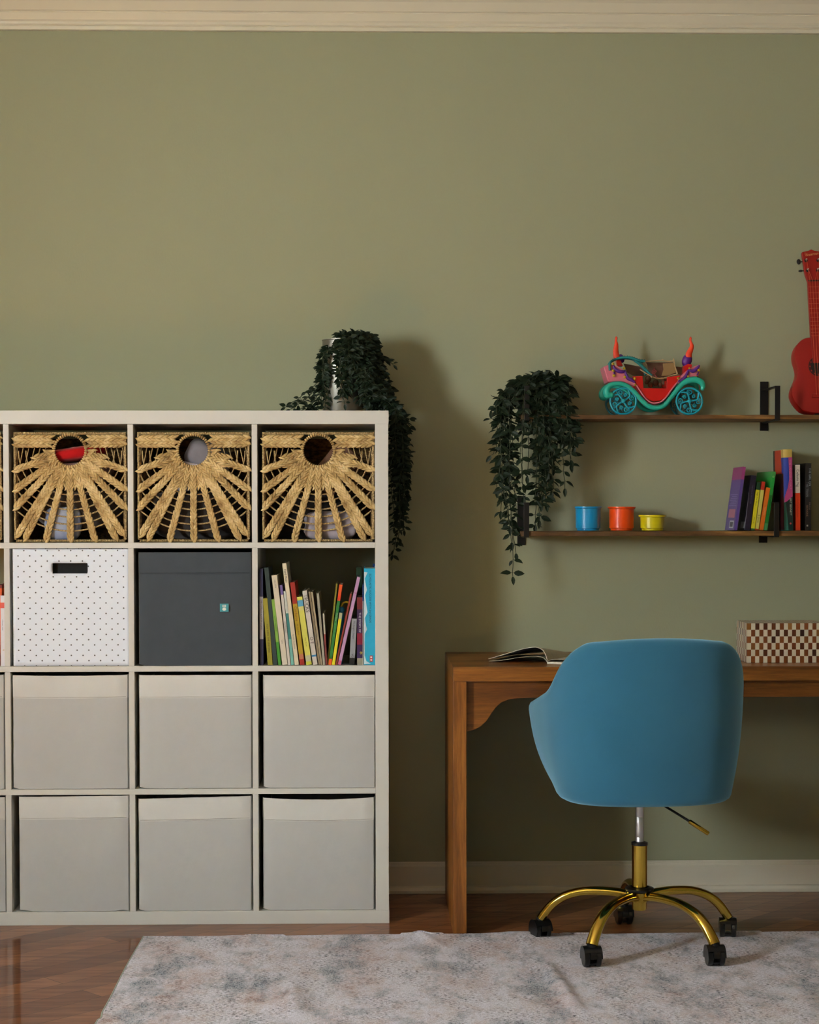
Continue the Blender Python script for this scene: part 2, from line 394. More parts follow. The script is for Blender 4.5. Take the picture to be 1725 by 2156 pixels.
def make_basket():
    t = thing('seagrass_basket', (0, 0, 0), 'basket', 'basket')
    fy = -BD/2; hc = (0.0, BH-0.054); hr = 0.0415
    # side, back and bottom weave
    b = MB(); h = BW/2-0.006; z1 = BH-0.006
    b.box(-h, -h+0.006, fy+0.012, BD/2, 0.004, z1); b.box(h-0.006, h, fy+0.012, BD/2, 0.004, z1)
    b.box(-h, h, BD/2-0.006, BD/2, 0.004, z1); b.box(-h, h, fy+0.008, BD/2, 0.0, 0.005)
    b.build('side_weave', M_wickerwall, t)
    # braided rays of the front
    b = MB(); W2 = BW/2-0.006
    def at(x, z): return (x, z)
    ends = []
    for sx in (-1, 1):
        ends += [((sx*W2, 0.205), 0.021), ((sx*W2, 0.150), 0.023), ((sx*W2, 0.098), 0.023), ((sx*(W2-0.026), 0.010), 0.021), ((sx*(W2-0.006), 0.022), 0.021), ((sx*0.069, 0.006), 0.021)]
    ends.append(((0.0, 0.006), 0.022))
    for (ex, ez), w_ in ends:
        d = Vector((ex-hc[0], ez-hc[1])); d.normalize()
        s0 = (hc[0]+d.x*(hr+0.006), hc[1]+d.y*(hr+0.006))
        braid(b, s0, (ex, ez), w_*0.8, w_, y=fy+0.003+random.uniform(-0.001, 0.002))
    # extra short strands that close the fan around the ring
    for k in range(13):
        a = math.pi*(1.02+0.96*k/12)+0.12
        if a > 2*math.pi: continue
        d = (math.cos(a), math.sin(a)); L = 0.062
        braid(b, (hc[0]+d[0]*(hr+0.006), hc[1]+d[1]*(hr+0.006)), (hc[0]+d[0]*(hr+L), hc[1]+d[1]*(hr+L)), 0.015, 0.017, y=fy+0.007)
    for sx in (-1, 1):                                       # the two wide bands beside the hole
        for k, zz in enumerate((BH-0.019, BH-0.036)):
            braid(b, (sx*0.045, zz), (sx*(W2-0.002), zz), 0.020, 0.021, y=fy+0.003)
        braid(b, (sx*0.052, BH-0.060), (sx*0.064, BH-0.056), 0.018, 0.014, y=fy+0.005)
    b.build('front_braids', M_seagrass, t, smooth=True)
    # twine: arcs between the rays, rim wrapping, side and bottom cords
    b = MB()
    for rr in (0.125, 0.146, 0.167, 0.188, 0.209, 0.228):
        pts = []
        for k in range(49):
            a = math.pi+math.pi*k/48
            x = hc[0]+rr*math.cos(a); z = hc[1]+rr*math.sin(a)*1.0
            if abs(x) < W2 and z > 0.006: pts.append((x, fy+0.010, z))
            elif len(pts) > 1: b.tube(pts, 0.0024, 5); pts = []
            else: pts = []
        if len(pts) > 1: b.tube(pts, 0.0021, 5)
    for sx in (-1, 1):
        for k in range(6):
            x = sx*(0.068+0.016*k)
            b.tube([(x, fy+0.008, BH-0.045), (x+sx*0.012, fy+0.009, BH-0.085-0.004*k)], 0.0016, 5)
    b.build('twine', M_twine, t, smooth=True)
    b = MB()
    hw = BW/2
    for k in range(86):                                       # wrapped rim
        x = lerp(-hw+0.004, hw-0.004, k/85)
        b.sphere((x, fy+0.004, BH-0.005), 0.0042, 6, 4, sc=(0.62, 1, 1))
    for k in range(70):
        x = lerp(-hw+0.01, hw-0.01, k/69); b.sphere((x, fy+0.006, 0.0045), 0.004, 6, 4, sc=(0.7, 1, 1))
    for sx in (-1, 1):
        for k in range(76):
            b.sphere((sx*(hw-0.005), fy+0.006, lerp(0.01, BH-0.01, k/75)), 0.0042, 6, 4, sc=(1, 1, 0.7))
    b.build('rim', M_twine, t, smooth=True)
    b = MB()
    for k in range(44):
        a = 2*math.pi*k/44
        b.sphere((hc[0]+math.cos(a)*(hr+0.0042), fy+0.003, hc[1]+math.sin(a)*(hr+0.0042)), 0.0055, 6, 4, sc=(1, 1, 0.62), mtx=Matrix.Rotation(-a, 4, 'Y'))
    b.build('handle_ring', M_seagrass, t, smooth=True)
    return t
basket = make_basket()
BY = KF+0.008+BD/2
BL = ['sunburst-woven seagrass basket holding red cloth, second cube from the left of the top row',
      'sunburst-woven seagrass basket holding grey and white cloth, centre of the top row',
      'sunburst-woven seagrass basket under the trailing ivy, dark inside, rightmost of the top row',
      'sliver of a seagrass basket cut by the left photo edge, top row']
bx = {0: P(145.5, 1000, KF).x, 1: P(407.5, 1000, KF).x, 2: P(669.5, 1000, KF).x, 3: P(-118, 1000, KF).x}
baskets = []
for i in range(4):
    o = basket if i == 0 else copy_tree(basket)
    o.location = (bx[i], BY, SZ[3]+0.001); o['label'] = BL[i]; o['group'] = 'seagrass baskets in the top row'
    o.rotation_euler = (0, 0, (0.004, -0.006, 0.005, 0)[i])
# things lying inside the baskets
def lump(name, c, size, material, label, cat, seed, rot=(0, 0, 0), amp=0.25):
    random.seed(seed); b = MB()
    ph = [random.uniform(0, 6) for _ in range(6)]
    def fn(u, v):
        a = u*2*math.pi; p = -math.pi/2+v*math.pi
        def se(x, k): return math.copysign(abs(x)**k, x)
        x = se(math.cos(a), 0.55)*se(math.cos(p), 0.5); y = se(math.sin(a), 0.55)*se(math.cos(p), 0.5); z = se(math.sin(p), 0.5)
        k = 1+amp*0.4*(math.sin(5*x+ph[0]+3*z)+math.sin(7*y+ph[1]-4*x)+math.sin(9*z+ph[2]+5*y))/3
        return Vector((x*size[0]*k/2, y*size[1]*k/2, (z+1)*size[2]/2 if v > 0.02 else 0))
    b.grid(fn, 32, 16, closed_u=True)
    o = b.build(name, material, loc=c, rot=rot, smooth=True)
    return tag(o, label, cat)
zb = SZ[3]+0.007
def cloth(c1, c2, s=40): return fabric('cloth_%d_%d_%d' % c1, c1, c2, mottled=s)
lump('folded_cloth', (bx[0]-0.005, BY-0.06, zb+0.226), (0.20, 0.18, 0.040), cloth((190, 16, 22), (170, 10, 16)), 'bright red folded cloth seen through the hole of the left basket', 'cloth', 3, rot=(0, -0.16, 0.1), amp=0.1)
lump('knitted_cloth', (bx[0], BY-0.04, zb+0.165), (0.20, 0.20, 0.058), cloth((130, 40, 44), (226, 206, 206), 24), 'red and white patterned cloth under the red cloth in the left basket', 'cloth', 4)
lump('rolled_cloth', (bx[0]+0.01, BY-0.03, zb+0.035), (0.25, 0.22, 0.112), cloth((96, 84, 74), (60, 52, 48)), 'brown cloth bundle behind the twine low in the left basket', 'cloth', 6)
lump('cloth_bag', (bx[0]-0.025, BY-0.135, zb), (0.10, 0.045, 0.095), cloth((190, 196, 204), (40, 80, 150), 18), 'white and blue cloth low behind the weave of the left basket', 'cloth', 7)
lump('folded_blanket', (bx[1]+0.01, BY-0.05, zb+0.200), (0.12, 0.20, 0.085), cloth((128, 126, 134), (106, 104, 112)), 'grey ribbed blanket corner seen through the hole of the centre basket', 'blanket', 8, rot=(0, 0.42, 0), amp=0.06)
lump('folded_cloth', (bx[1]+0.02, BY-0.05, zb+0.150), (0.16, 0.19, 0.090), cloth((206, 200, 212), (190, 184, 198)), 'white folded cloth seen through the hole of the centre basket', 'cloth', 9, rot=(0, -0.3, 0), amp=0.06)
lump('rolled_cloth', (bx[1], BY-0.02, zb), (0.26, 0.25, 0.145), cloth((46, 42, 42), (60, 54, 50)), 'dark cloth bundle low in the centre basket', 'cloth', 10)
b = MB(); b.box(-0.045, 0.045, -0.05, 0.05, -0.07, 0.07)
tag(b.build('cardboard_box', plain((112, 76, 54), 0.8), loc=(bx[2]+0.048, BY-0.05, zb+0.205), rot=(0, 0.7, 0), bevel=0.002), 'brown card corner seen through the hole of the right basket', 'box')
lump('rolled_cloth', (bx[2]-0.02, BY+0.02, zb), (0.24, 0.2, 0.13), cloth((30, 26, 26), (40, 34, 32)), 'black cloth bundle low in the right basket', 'cloth', 11)
lump('plush_bundle', (bx[2]+0.035, BY-0.125, zb), (0.15, 0.05, 0.082), cloth((120, 112, 118), (180, 176, 190), 16), 'pale grey and white bundle behind the twine low in the right basket', 'cloth', 12)

# ------------------------------------------------------------------ fabric bins
def fabric_bin(name, u0, u1, v0, v1, row, label, mats, band=None, skew=0.0, group=None, yaw=0.0, sag=0.0, depth=0.34, hem_h=0.065, yf=None):
    yf = KF+0.006 if yf is None else yf
    a = P(u0, v1, yf); c = P(u1, v0, yf); W = c.x-a.x; H = c.z-SZ[row]-0.001; cx = (a.x+c.x)/2
    t = thing(name, (cx, yf, SZ[row]+0.001), label, 'storage bin', group, rot=(0, 0, yaw))
    def fn(u, v, g=0.0):
        # u around, v height; rounded box outline with soft bulge
        per = [(-0.5, 0), (0.5, 0), (0.5, 1), (-0.5, 1)]
        k = int(u*4) % 4; f = u*4-int(u*4)
        p, q = per[k], per[(k+1) % 4]
        x = lerp(p[0], q[0], f); y = lerp(p[1], q[1], f)
        cr = 0.035; e = min(f, 1-f)*W
        if e < cr*0.35:
            s_ = 1-e/(cr*0.35); x -= math.copysign(1, x)*0.012*s_**2; y += (0.012 if y < 0.5 else -0.012)*s_**2
        bul = math.sin(f*math.pi)*math.sin(min(1, v*1.05)*math.pi)*0.005
        px = x*W; py = y*depth; nx, ny = ((0, -1), (1, 0), (0, 1), (-1, 0))[k]
        if k in (1, 3): bul *= 0.0
        wr = 0.0020*math.sin(23*x+11*v)*math.sin(3+17*v+5*x)
        if k == 0: bul += wr
        px += nx*(bul+g*0.3); py += ny*(bul+g)
        z = v*H
        z += skew*(x)*H*v
        if v > 0.5: z -= sag*math.sin((x+0.5)*math.pi)*(v-0.5)*2
        if v < 0.02 and e < 0.02 and k in (0,): z += 0.004
        return Vector((px, py, z))
    b = MB(); b.grid(lambda u, v: fn(u, v), 64, 26, closed_u=True)
    # inner liner so the bin has thickness, plus bottom
    b.grid(lambda u, v: fn(u, v)*1.0+Vector((0, 0, 0)) if v >= 1 else (lambda q: Vector((q.x*0.985, lerp(q.y, depth/2, 0.012), q.z)))(fn(u, v)), 64, 4, closed_u=True)
    b.box(-W/2+0.006, W/2-0.006, 0.006, depth-0.006, 0.002, 0.006)
    body = b.build('body', mats[0], t, smooth=50)
    if hem_h:
        hm = MB(); v0_ = 1-hem_h/H
        hm.grid(lambda u, v: fn(u, lerp(v0_, 1.0, v), 0.0022*(1 if 0.0 < v < 1 else 0.4))+Vector((0, 0, 0.0006*v)), 64, 6, closed_u=True)
        hm.build('hem', mats[1], t, smooth=50)
        th = MB(); pts = [fn(u/120*0.25, v0_+0.004/H, 0.0024) for u in range(2, 119)]
        th.tube(pts, 0.0004, 4).build('seam', plain(tuple(max(0, k-60) for k in (205, 200, 192)) if mats[0] is M_bin else (24, 26, 30), 0.9), t)
    return t, W, H
G = 'plain white fabric bins in the lower two rows'
ms = (M_bin, M_binrim)
fabric_bin('fabric_bin', 25.5, 270, 1421.5, 1661, 1, 'white fabric bin in the third row directly below the polka-dot bin', ms, group=G, sag=0.002)
fabric_bin('fabric_bin', 292, 530.5, 1421.5, 1661, 1, 'white fabric bin with a centre crease below the charcoal bin', ms, group=G)
fabric_bin('fabric_bin', 554, 791, 1421.5, 1661, 1, 'white fabric bin directly below the cube of upright books', ms, group=G)
fabric_bin('fabric_bin', 39, 271.5, 1676.5, 1915, 0, 'white fabric bin in the bottom row, shadow gap at its left, leftmost complete one', ms, group=G, skew=0.006)
fabric_bin('fabric_bin', 291, 530, 1679, 1915, 0, 'tilted white fabric bin in the middle of the bottom row', ms, group=G, skew=0.02, yaw=0.01)
fabric_bin('fabric_bin', 553.5, 789, 1679, 1915, 0, 'white fabric bin with sagging hem at the right end of the bottom row', ms, group=G, sag=0.006)
fabric_bin('fabric_bin', -236, 9.0, 1421.5, 1661, 1, 'sliver of a white fabric bin at the left photo edge, third row', ms, group=G)
fabric_bin('fabric_bin', -236, 12.0, 1679, 1915, 0, 'sliver of a white fabric bin at the left photo edge, bottom row', ms, group=G)
# polka-dot bin: dots in the material, grip hole cut into the front
Mp = Mat('polka_dot_canvas', rgb(210, 211, 220), 0.85, spec=0.2)
tc = Mp.n('ShaderNodeTexCoord'); sx = Mp.n('ShaderNodeSeparateXYZ'); Mp.l(tc.outputs['Object'], sx.inputs[0])
PXD, PZD = 0.0331, 0.0298
def dots(ox, oz):
    fx = Mp.math('SUBTRACT', Mp.math('FRACT', Mp.math('DIVIDE', Mp.math('ADD', sx.outputs[0], ox+10*PXD), PXD)), 0.5)
    fz = Mp.math('SUBTRACT', Mp.math('FRACT', Mp.math('DIVIDE', Mp.math('ADD', sx.outputs[2], oz+10*PZD), PZD)), 0.5)
    fx = Mp.math('MULTIPLY', fx, PXD); fz = Mp.math('MULTIPLY', fz, PZD)
    d = Mp.math('SQRT', Mp.math('ADD', Mp.math('MULTIPLY', fx, fx), Mp.math('MULTIPLY', fz, fz)))
    return Mp.math('LESS_THAN', d, 0.0021)
dd = Mp.math('MAXIMUM', dots(0, 0), dots(PXD/2, PZD/2))
Mp.color(Mp.mix(dd, rgb(222, 230, 244), rgb(96, 98, 104))); Mp.bump(Mp.noise(Mp.coord(), 900, 2), 0.25, 0.0006)
yf = KF+0.004
a = P(28.5, 1398.5, yf); c = P(271, 1156, yf); W = c.x-a.x; H = c.z-SZ[2]-0.001
t = thing('polka_dot_bin', ((a.x+c.x)/2, yf, SZ[2]+0.001), 'white canvas bin with small grey dots and a black grip hole', 'storage bin')
h0 = P(111, 1207.5, yf); h1 = P(184.5, 1185.5, yf); cx = (a.x+c.x)/2
hx0, hx1, hz0, hz1 = h0.x-cx, h1.x-cx, h0.z-SZ[2]-0.001, h1.z-SZ[2]-0.001
def pz(x, z):
    y = -0.004*math.sin((x/W+0.5)*math.pi)*math.sin(z/H*math.pi)
    dx = max(hx0-x, 0, x-hx1); dz = max(hz0-z, 0, z-hz1); d = math.hypot(dx, dz)
    cornerx = min(abs(x-hx0), abs(x-hx1)); cz_ = min(abs(z-hz0), abs(z-hz1))
    y += 0.004*math.exp(-(cornerx/0.014)**2-(cz_/0.016)**2)*math.cos(math.atan2(cz_+1e-5, cornerx+1e-5)*4)
    return y
xs = [lerp(-W/2, hx0, k/14) for k in range(14)]+[lerp(hx0, hx1, k/14) for k in range(14)]+[lerp(hx1, W/2, k/14) for k in range(15)]
zs = [lerp(0, hz0, k/22) for k in range(22)]+[lerp(hz0, hz1, k/5) for k in range(5)]+[lerp(hz1, H, k/6) for k in range(7)]
b = MB(); V = [[b.bm.verts.new((x, pz(x, z), z)) for z in zs] for x in xs]
for i in range(len(xs)-1):
    for j in range(len(zs)-1):
        mx = (xs[i]+xs[i+1])/2; mz = (zs[j]+zs[j+1])/2
        if hx0 < mx < hx1 and hz0 < mz < hz1: continue
        b.face([V[i][j], V[i+1][j], V[i+1][j+1], V[i][j+1]])
fr = b.build('front_panel', Mp.m, t, smooth=True, fix=False)
so = fr.modifiers.new('thick', 'SOLIDIFY'); so.thickness = 0.003; so.offset = -1
MB().box(-W/2, -W/2+0.003, 0.003, 0.33, 0, H).box(W/2-0.003, W/2, 0.003, 0.33, 0, H).box(-W/2, W/2, 0.327, 0.33, 0, H).box(-W/2, W/2, 0.004, 0.33, 0.0, 0.004).build('side_panels', Mp.m, t)
MB().box(-W/2+0.004, W/2-0.004, 0.020, 0.024, 0.004, H-0.01).build('hole_shade_sheet', plain((26, 26, 28), 0.9), t)  # dark sheet behind the grip hole stands for the shade inside
# charcoal bin
t, W, H = fabric_bin('charcoal_bin', 291, 530.5, 1163, 1399, 2, 'charcoal grey fabric bin with a small teal label', (M_greybin, M_greybin), hem_h=0.062)
lb = P(472.5, 1279.5, KF); lx = lb.x-t.location.x; lz = lb.z-t.location.z
lab = MB().box(lx-0.0125, lx+0.0125, -0.0085, -0.0068, lz-0.0115, lz+0.0115).build('label_patch', plain((70, 150, 160), 0.8), t, bevel=0.0004)
b = MB(); b.sphere((lx, -0.0086, lz-0.004), 0.0052, 10, 6, sc=(1.1, 0.12, 0.85))
for k in (-1, 0, 1): b.box(lx+k*0.0036-0.0012, lx+k*0.0036+0.0012, -0.0092, -0.0084, lz+0.001, lz+0.0085)
b.build('label_motif', plain((214, 214, 206), 0.8), lab)

# ------------------------------------------------------------------ books
def book(name, label, bl, br, tl, tr, vb, vt, Yf, depth, bands, group, zfloor, titles=(), cover=None, yaw=0.0, pages=True, round_=0.0):
    """spine measured at its four corners in the photo; stands on zfloor and leans as seen"""
    pb0, pb1 = P(bl, vb, Yf), P(br, vb, Yf); pt0, pt1 = P(tl, vt, Yf), P(tr, vt, Yf)
    cb = (pb0+pb1)/2; ct = (pt0+pt1)/2
    ang = math.atan2(ct.x-cb.x, ct.z-zfloor); h = (ct.z-zfloor)/math.cos(ang); w_ = (pb1.x-pb0.x)*math.cos(ang)*0.97
    left = ang <= 0
    t = thing(name, (pb0.x if left else pb1.x, Yf, zfloor+0.0004), label, 'book', group, rot=(0, ang, yaw))
    o = 0.0 if left else -w_
    mats = []; b = MB()
    ct_ = 0.0018 if w_ > 0.012 else 0.0009
    for z0, z1, col in bands:                              # fractions of the height
        if col not in mats: mats.append(col)
        mi = mats.index(col); za, zb_ = z0*h, z1*h
        if round_:
            n = 8; pr = [(o+w_*k/n, -round_*math.sin(math.pi*k/n)) for k in range(n+1)]
            vs0 = [b.bm.verts.new((x, y, za)) for x, y in pr]; vs1 = [b.bm.verts.new((x, y, zb_)) for x, y in pr]
            for k in range(n): b.face([vs0[k], vs0[k+1], vs1[k+1], vs1[k]], mi)
            b.box(o, o+w_, 0, 0.0012, za, zb_, mi)
        else: b.box(o, o+w_, 0, ct_, za, zb_, mi)
        b.box(o, o+ct_, ct_, depth, za, zb_, mi); b.box(o+w_-ct_, o+w_, ct_, depth, za, zb_, mi)
    b.build('cover', [plain(c_, 0.45) for c_ in mats], t)
    if pages: MB().box(o+ct_, o+w_-ct_, ct_, depth-0.004, 0.0015, h-0.0025).build('pages', M_pages, t)
    for s_, z, size, col, *rest in titles:
        sq = rest[0] if rest else 1.0; off = rest[1] if len(rest) > 1 else 0.5
        text('title', s_, size, plain(col, 0.5), t, (o+w_*off, -0.0004-round_*math.sin(math.pi*off), z*h), (math.pi/2, math.pi/2, 0), sq)
    return t
def cell(cx, cy): return 530+cx/5.565, 1150+cy/5.565
BG = 'books standing in the shelving cube'
BYF = KF+0.012
def cbook(name, label, bl, br, tl, tr, top, bands, titles=(), Yf=BYF, depth=0.19, **kw):
    return book(name, label, cell(bl, 0)[0], cell(br, 0)[0], cell(tl, 0)[0], cell(tr, 0)[0], 1396, cell(0, top)[1], Yf, depth, bands, BG, SZ[2], titles, **kw)
NAVY = (22, 26, 62); CREAM = (206, 196, 176); OLIVE = (150, 142, 42); DKG = (38, 58, 56); GOLD = (176, 148, 28)
cbook('book', 'navy book with a long white spine label at the far left of the cube', 96, 140, 86, 136, 265, [(0, .27, NAVY), (.27, .71, (160, 156, 160)), (.71, 1, NAVY)], [('THE COMPLETE BOOK OF STORIES', .68, .0055, (60, 60, 80))])
cbook('book', 'short olive yellow book leaning left beside the navy book', 190, 248, 134, 184, 615, [(0, 1, OLIVE)], [('YOU WERE THE UNIVERSE', .62, .007, (60, 54, 20))])
cbook('book', 'tall dark green-grey book behind the olive book', 255, 305, 150, 195, 255, [(0, 1, DKG)])
cbook('book', 'thin lime green book leaning left before the cream ones', 312, 347, 232, 268, 625, [(0, .35, (60, 140, 40)), (.35, 1, (130, 176, 70))], [('A JUNGLE FRIENDSHIP', .75, .0045, (30, 70, 20))])
cbook('book', 'thick cream white book with tiny centred title, fifth from left', 360, 424, 232, 298, 345, [(0, 1, CREAM)], [('HILLSIDE', .95, .006, (110, 100, 90)), ('Lane', .28, .006, (110, 100, 90))])
cbook('book', 'thin white booklet with a purple spine top', 427, 458, 320, 370, 460, [(0, .88, (196, 190, 184)), (.88, 1, (110, 90, 150))], [('I Love You Forever', .55, .0042, (90, 80, 80))])
cbook('book', 'thin teal striped booklet beside the tall cream book', 464, 498, 378, 402, 530, [(0, .35, (110, 170, 160)), (.35, .7, (50, 120, 120)), (.7, 1, (190, 196, 188))])
cbook('book', 'tallest cream book, thin, leaning left above all the others in the cube', 506, 555, 357, 407, 203, [(0, 1, (212, 200, 174))], [('Ford Meals', .94, .0085, (40, 34, 28)), ('Farmer Cookbook', .30, .0055, (110, 96, 70))])
cbook('book', 'mustard gold book with red top and foot on the spine', 568, 622, 446, 510, 428, [(0, .07, (160, 34, 24)), (.07, .13, (190, 120, 90)), (.13, .74, GOLD), (.74, 1, (158, 36, 24))], [('Corduroy', .71, .0105, (110, 40, 20)), ('the Lost Bear', .50, .006, (70, 50, 10))])
cbook('book', 'pale yellow book with a blue and white corner near its top', 642, 708, 527, 597, 600, [(0, .05, (198, 200, 70)), (.05, .14, (190, 190, 160)), (.14, .80, (206, 202, 92)), (.80, .86, (205, 200, 120)), (.86, .95, (90, 160, 196)), (.95, 1, (206, 202, 92))], [('Pets Show', .40, .006, (130, 130, 50))])
cbook('book', 'white book with TRUCKS in large dark letters', 720, 775, 592, 652, 528, [(0, .11, (198, 192, 184)), (.11, .135, (60, 130, 180)), (.135, 1, (198, 192, 184))], [('TRUCKS', .95, .0145, (36, 34, 34), 0.95), ('O E', .38, .013, (60, 40, 50))])
cbook('magazine', 'brown spined magazine right of the TRUCKS book', 784, 806, 665, 690, 535, [(0, 1, (130, 116, 92))])
cbook('magazine', 'tan thin magazine between brown and grey magazines', 810, 832, 695, 715, 540, [(0, 1, (158, 142, 116))])
cbook('magazine', 'pale grey magazine leaning left with worn edges', 836, 864, 752, 798, 555, [(0, 1, (156, 152, 138))])
cbook('magazine', 'short thin white and maroon booklet next to the gap', 868, 888, 832, 852, 790, [(0, .6, (120, 50, 50)), (.6, 1, (180, 172, 160))])
cbook('book', 'thin olive green book behind the orange and green one', 880, 900, 985, 1012, 440, [(0, 1, (128, 124, 34))], Yf=BYF+0.012)
cbook('book', 'orange book with a long green spine label leaning right', 897, 933, 1024, 1068, 455, [(0, .075, (226, 92, 24)), (.075, .80, (36, 120, 52)), (.80, .86, (226, 60, 24)), (.86, 1, (226, 84, 28))], [('Wordless', .65, .006, (190, 220, 190)), ('ADVENTURE TIME', .52, .0048, (110, 190, 120))])
cbook('book', 'bright yellow book leaning right with a grey spine top', 938, 975, 1024, 1068, 785, [(0, .88, (220, 208, 36)), (.88, 1, (170, 176, 150))], [('yellow tales', .6, .005, (150, 140, 20))])
cbook('book', 'thin brick red book leaning right behind the lilac one', 980, 1002, 1150, 1180, 560, [(0, 1, (136, 52, 40))])
cbook('book', 'lilac book with tiny flowers leaning far to the right', 1006, 1046, 1230, 1278, 368, [(0, .05, (200, 100, 140)), (.05, 1, (182, 142, 184))], [('7', .83, .01, (150, 60, 110)), ('*', .04, .008, (190, 30, 60))])
cbook('book', 'small grey book with a black foot right of the lilac one', 1143, 1204, 1169, 1236, 853, [(0, .15, (20, 20, 22)), (.15, 1, (146, 150, 158))], [("The Knight's Keeper", .95, .0062, (60, 62, 70)), ('VOL', .24, .008, (50, 50, 50))])
cbook('book', 'purple book titled THE STORY OF with a red-brown top', 1234, 1300, 1232, 1300, 600, [(0, .10, (150, 148, 130)), (.10, .30, (54, 30, 82)), (.30, .47, (130, 16, 50)), (.47, .82, (54, 32, 74)), (.82, 1, (110, 30, 34))], [('THE STORY OF', .775, .0085, (200, 196, 210)), ('*', .2, .02, (220, 200, 60))])
cbook('book', 'narrow blue-edged white booklet squeezed beside the big blue book', 1302, 1310, 1300, 1309, 455, [(0, .8, (190, 196, 200)), (.8, 1, (30, 80, 170))], depth=0.16)
sb = cbook('book', 'thick bright blue school workbook standing at the right end of the cube', 1313, 1448, 1313, 1448, 262, [(0, 1, (32, 166, 206))], [('SCHOLASTIC SUCCESS WITH 2nd GRADE', .945, .0078, (12, 50, 90), 0.98, 0.56)], depth=0.21)
b = MB(); hgt = 1110/5.565/743; bw = 135/5.565/743   # white wave along the left of its spine
pts = [(0, 0.99), (.30, .985), (.06, .92), (.14, .86), (.24, .80), (.08, .74), (.22, .62), (.30, .56), (.06, .50), (.16, .42), (.26, .38), (.06, .33), (.05, .10), (.20, .04), (.60, .012), (0, .008)]
b.prism([(-bw*0.965+bw*x, hgt*z) for x, z in pts], -0.0004, 0.0002).build('spine_wave', plain((196, 216, 226), 0.5), sb)
b = MB().box(-bw*0.47, -bw*0.22, -0.0005, 0, hgt*0.035, hgt*0.10); q = b.build('publisher_mark', plain((196, 40, 34), 0.5), sb)
MB().box(-bw*0.42, -bw*0.28, -0.0007, -0.0005, hgt*0.045, hgt*0.062).build('mark_bar', plain((230, 220, 220)), q)
MB().box(-bw*0.42, -bw*0.28, -0.0007, -0.0005, hgt*0.072, hgt*0.09).build('mark_bar', plain((230, 220, 220)), q)
cbook('book', 'dark blue book whose top shows behind the bright blue one', 1415, 1445, 1418, 1448, 205, [(0, 1, (20, 70, 140))], Yf=BYF+0.222, depth=0.12)
cbook('book', 'dark green book deep in the cube behind the lilac book', 1225, 1290, 1225, 1290, 250, [(0, 1, (22, 58, 24))], Yf=BYF+0.225, depth=0.12)
b = MB()
pth = smooth_path([(0, 0, 0), (0.006, 0, 0.012), (0.020, 0, 0.014), (0.022, 0, 0.0)], 5); b.tube(pth, 0.0028, 8)
cp = P(*cell(1050, 715), BYF+0.03)
toy = thing('toy_bird', cp, 'small yellow and blue toy poking up behind the yellow book', 'toy')
b.build('beak', plain((190, 180, 30), 0.4), toy, smooth=True)
MB().sphere((0.0, 0, -0.008), 0.010, 14, 10, sc=(1, 0.8, 1)).tube([(0, 0, -0.012), (0.0, 0.002, -0.04), (-0.006, 0.003, -0.09), (-0.008, 0.003, cp.z*-1+SZ[2]+0.001)], [0.007, 0.009, 0.010, 0.012], 10).build('body', plain((30, 130, 180), 0.4), toy, smooth=True)
# left cut-off cube: orange book and white book
book('book', 'orange book at the left photo edge beside the white one', -14, -1, -10, 5, 1397, 1232, BYF, 0.18, [(0, .96, (226, 92, 20)), (.96, 1, (120, 20, 10))], None, SZ[2])
book('book', 'white book with small coloured pictures at the left photo edge', 1.5, 10.5, 1.0, 9.0, 1397, 1254, BYF-0.006, 0.19, [(0, .82, (214, 212, 220)), (.82, .90, (220, 90, 80)), (.90, 1, (214, 212, 220))], None, SZ[2], [('a house i dust', .66, .0055, (110, 110, 130)), ('*', .24, .012, (190, 160, 60))])

# ------------------------------------------------------------------ desk
dx0 = P(954.6, 1600, -0.5622).x; DF = -0.5622; DT = 0.748; dx1 = dx0+1.45; PT = 0.037
desk = thing('writing_desk', ((dx0+dx1)/2, DF/2-0.005, 0), 'brown wood desk with panel legs standing against the wall behind the blue chair', 'desk')
ox, oy = desk.location.x, desk.location.y
def db(name, x0, x1, y0, y1, z0, z1, m_):
    MB().box(x0-ox, x1-ox, y0-oy, y1-oy, z0, z1).build(name, m_, desk, bevel=0.0016)
db('desktop', dx0, dx1, DF, -0.028, DT-0.040, DT, M_desk_x)
db('side_panel', dx0, dx0+PT, DF, -0.028, 0.0, DT-0.040, M_desk_z)
db('side_panel', dx1-PT, dx1, DF, -0.028, 0.0, DT-0.040, M_desk_z)
# curved apron set slightly back
AY = DF+0.022
ap = [P(u, v, AY) for u, v in ((982, 1541), (998, 1537), (1012, 1530), (1024, 1519), (1034, 1504), (1044, 1490), (1056, 1479), (1072, 1472.5), (1092, 1470), (1130, 1469))]
poly = [(p.x-ox, p.z) for p in ap]; poly[0] = (dx0+PT-ox, poly[0][1])
mirror = [(-x, z) for x, z in reversed(poly)]
poly = poly+mirror+[(-poly[0][0], DT-0.040), (poly[0][0], DT-0.040)]
MB().prism(poly, AY-oy, AY+0.018-oy).build('apron', M_desk_x, desk, bevel=0.001)

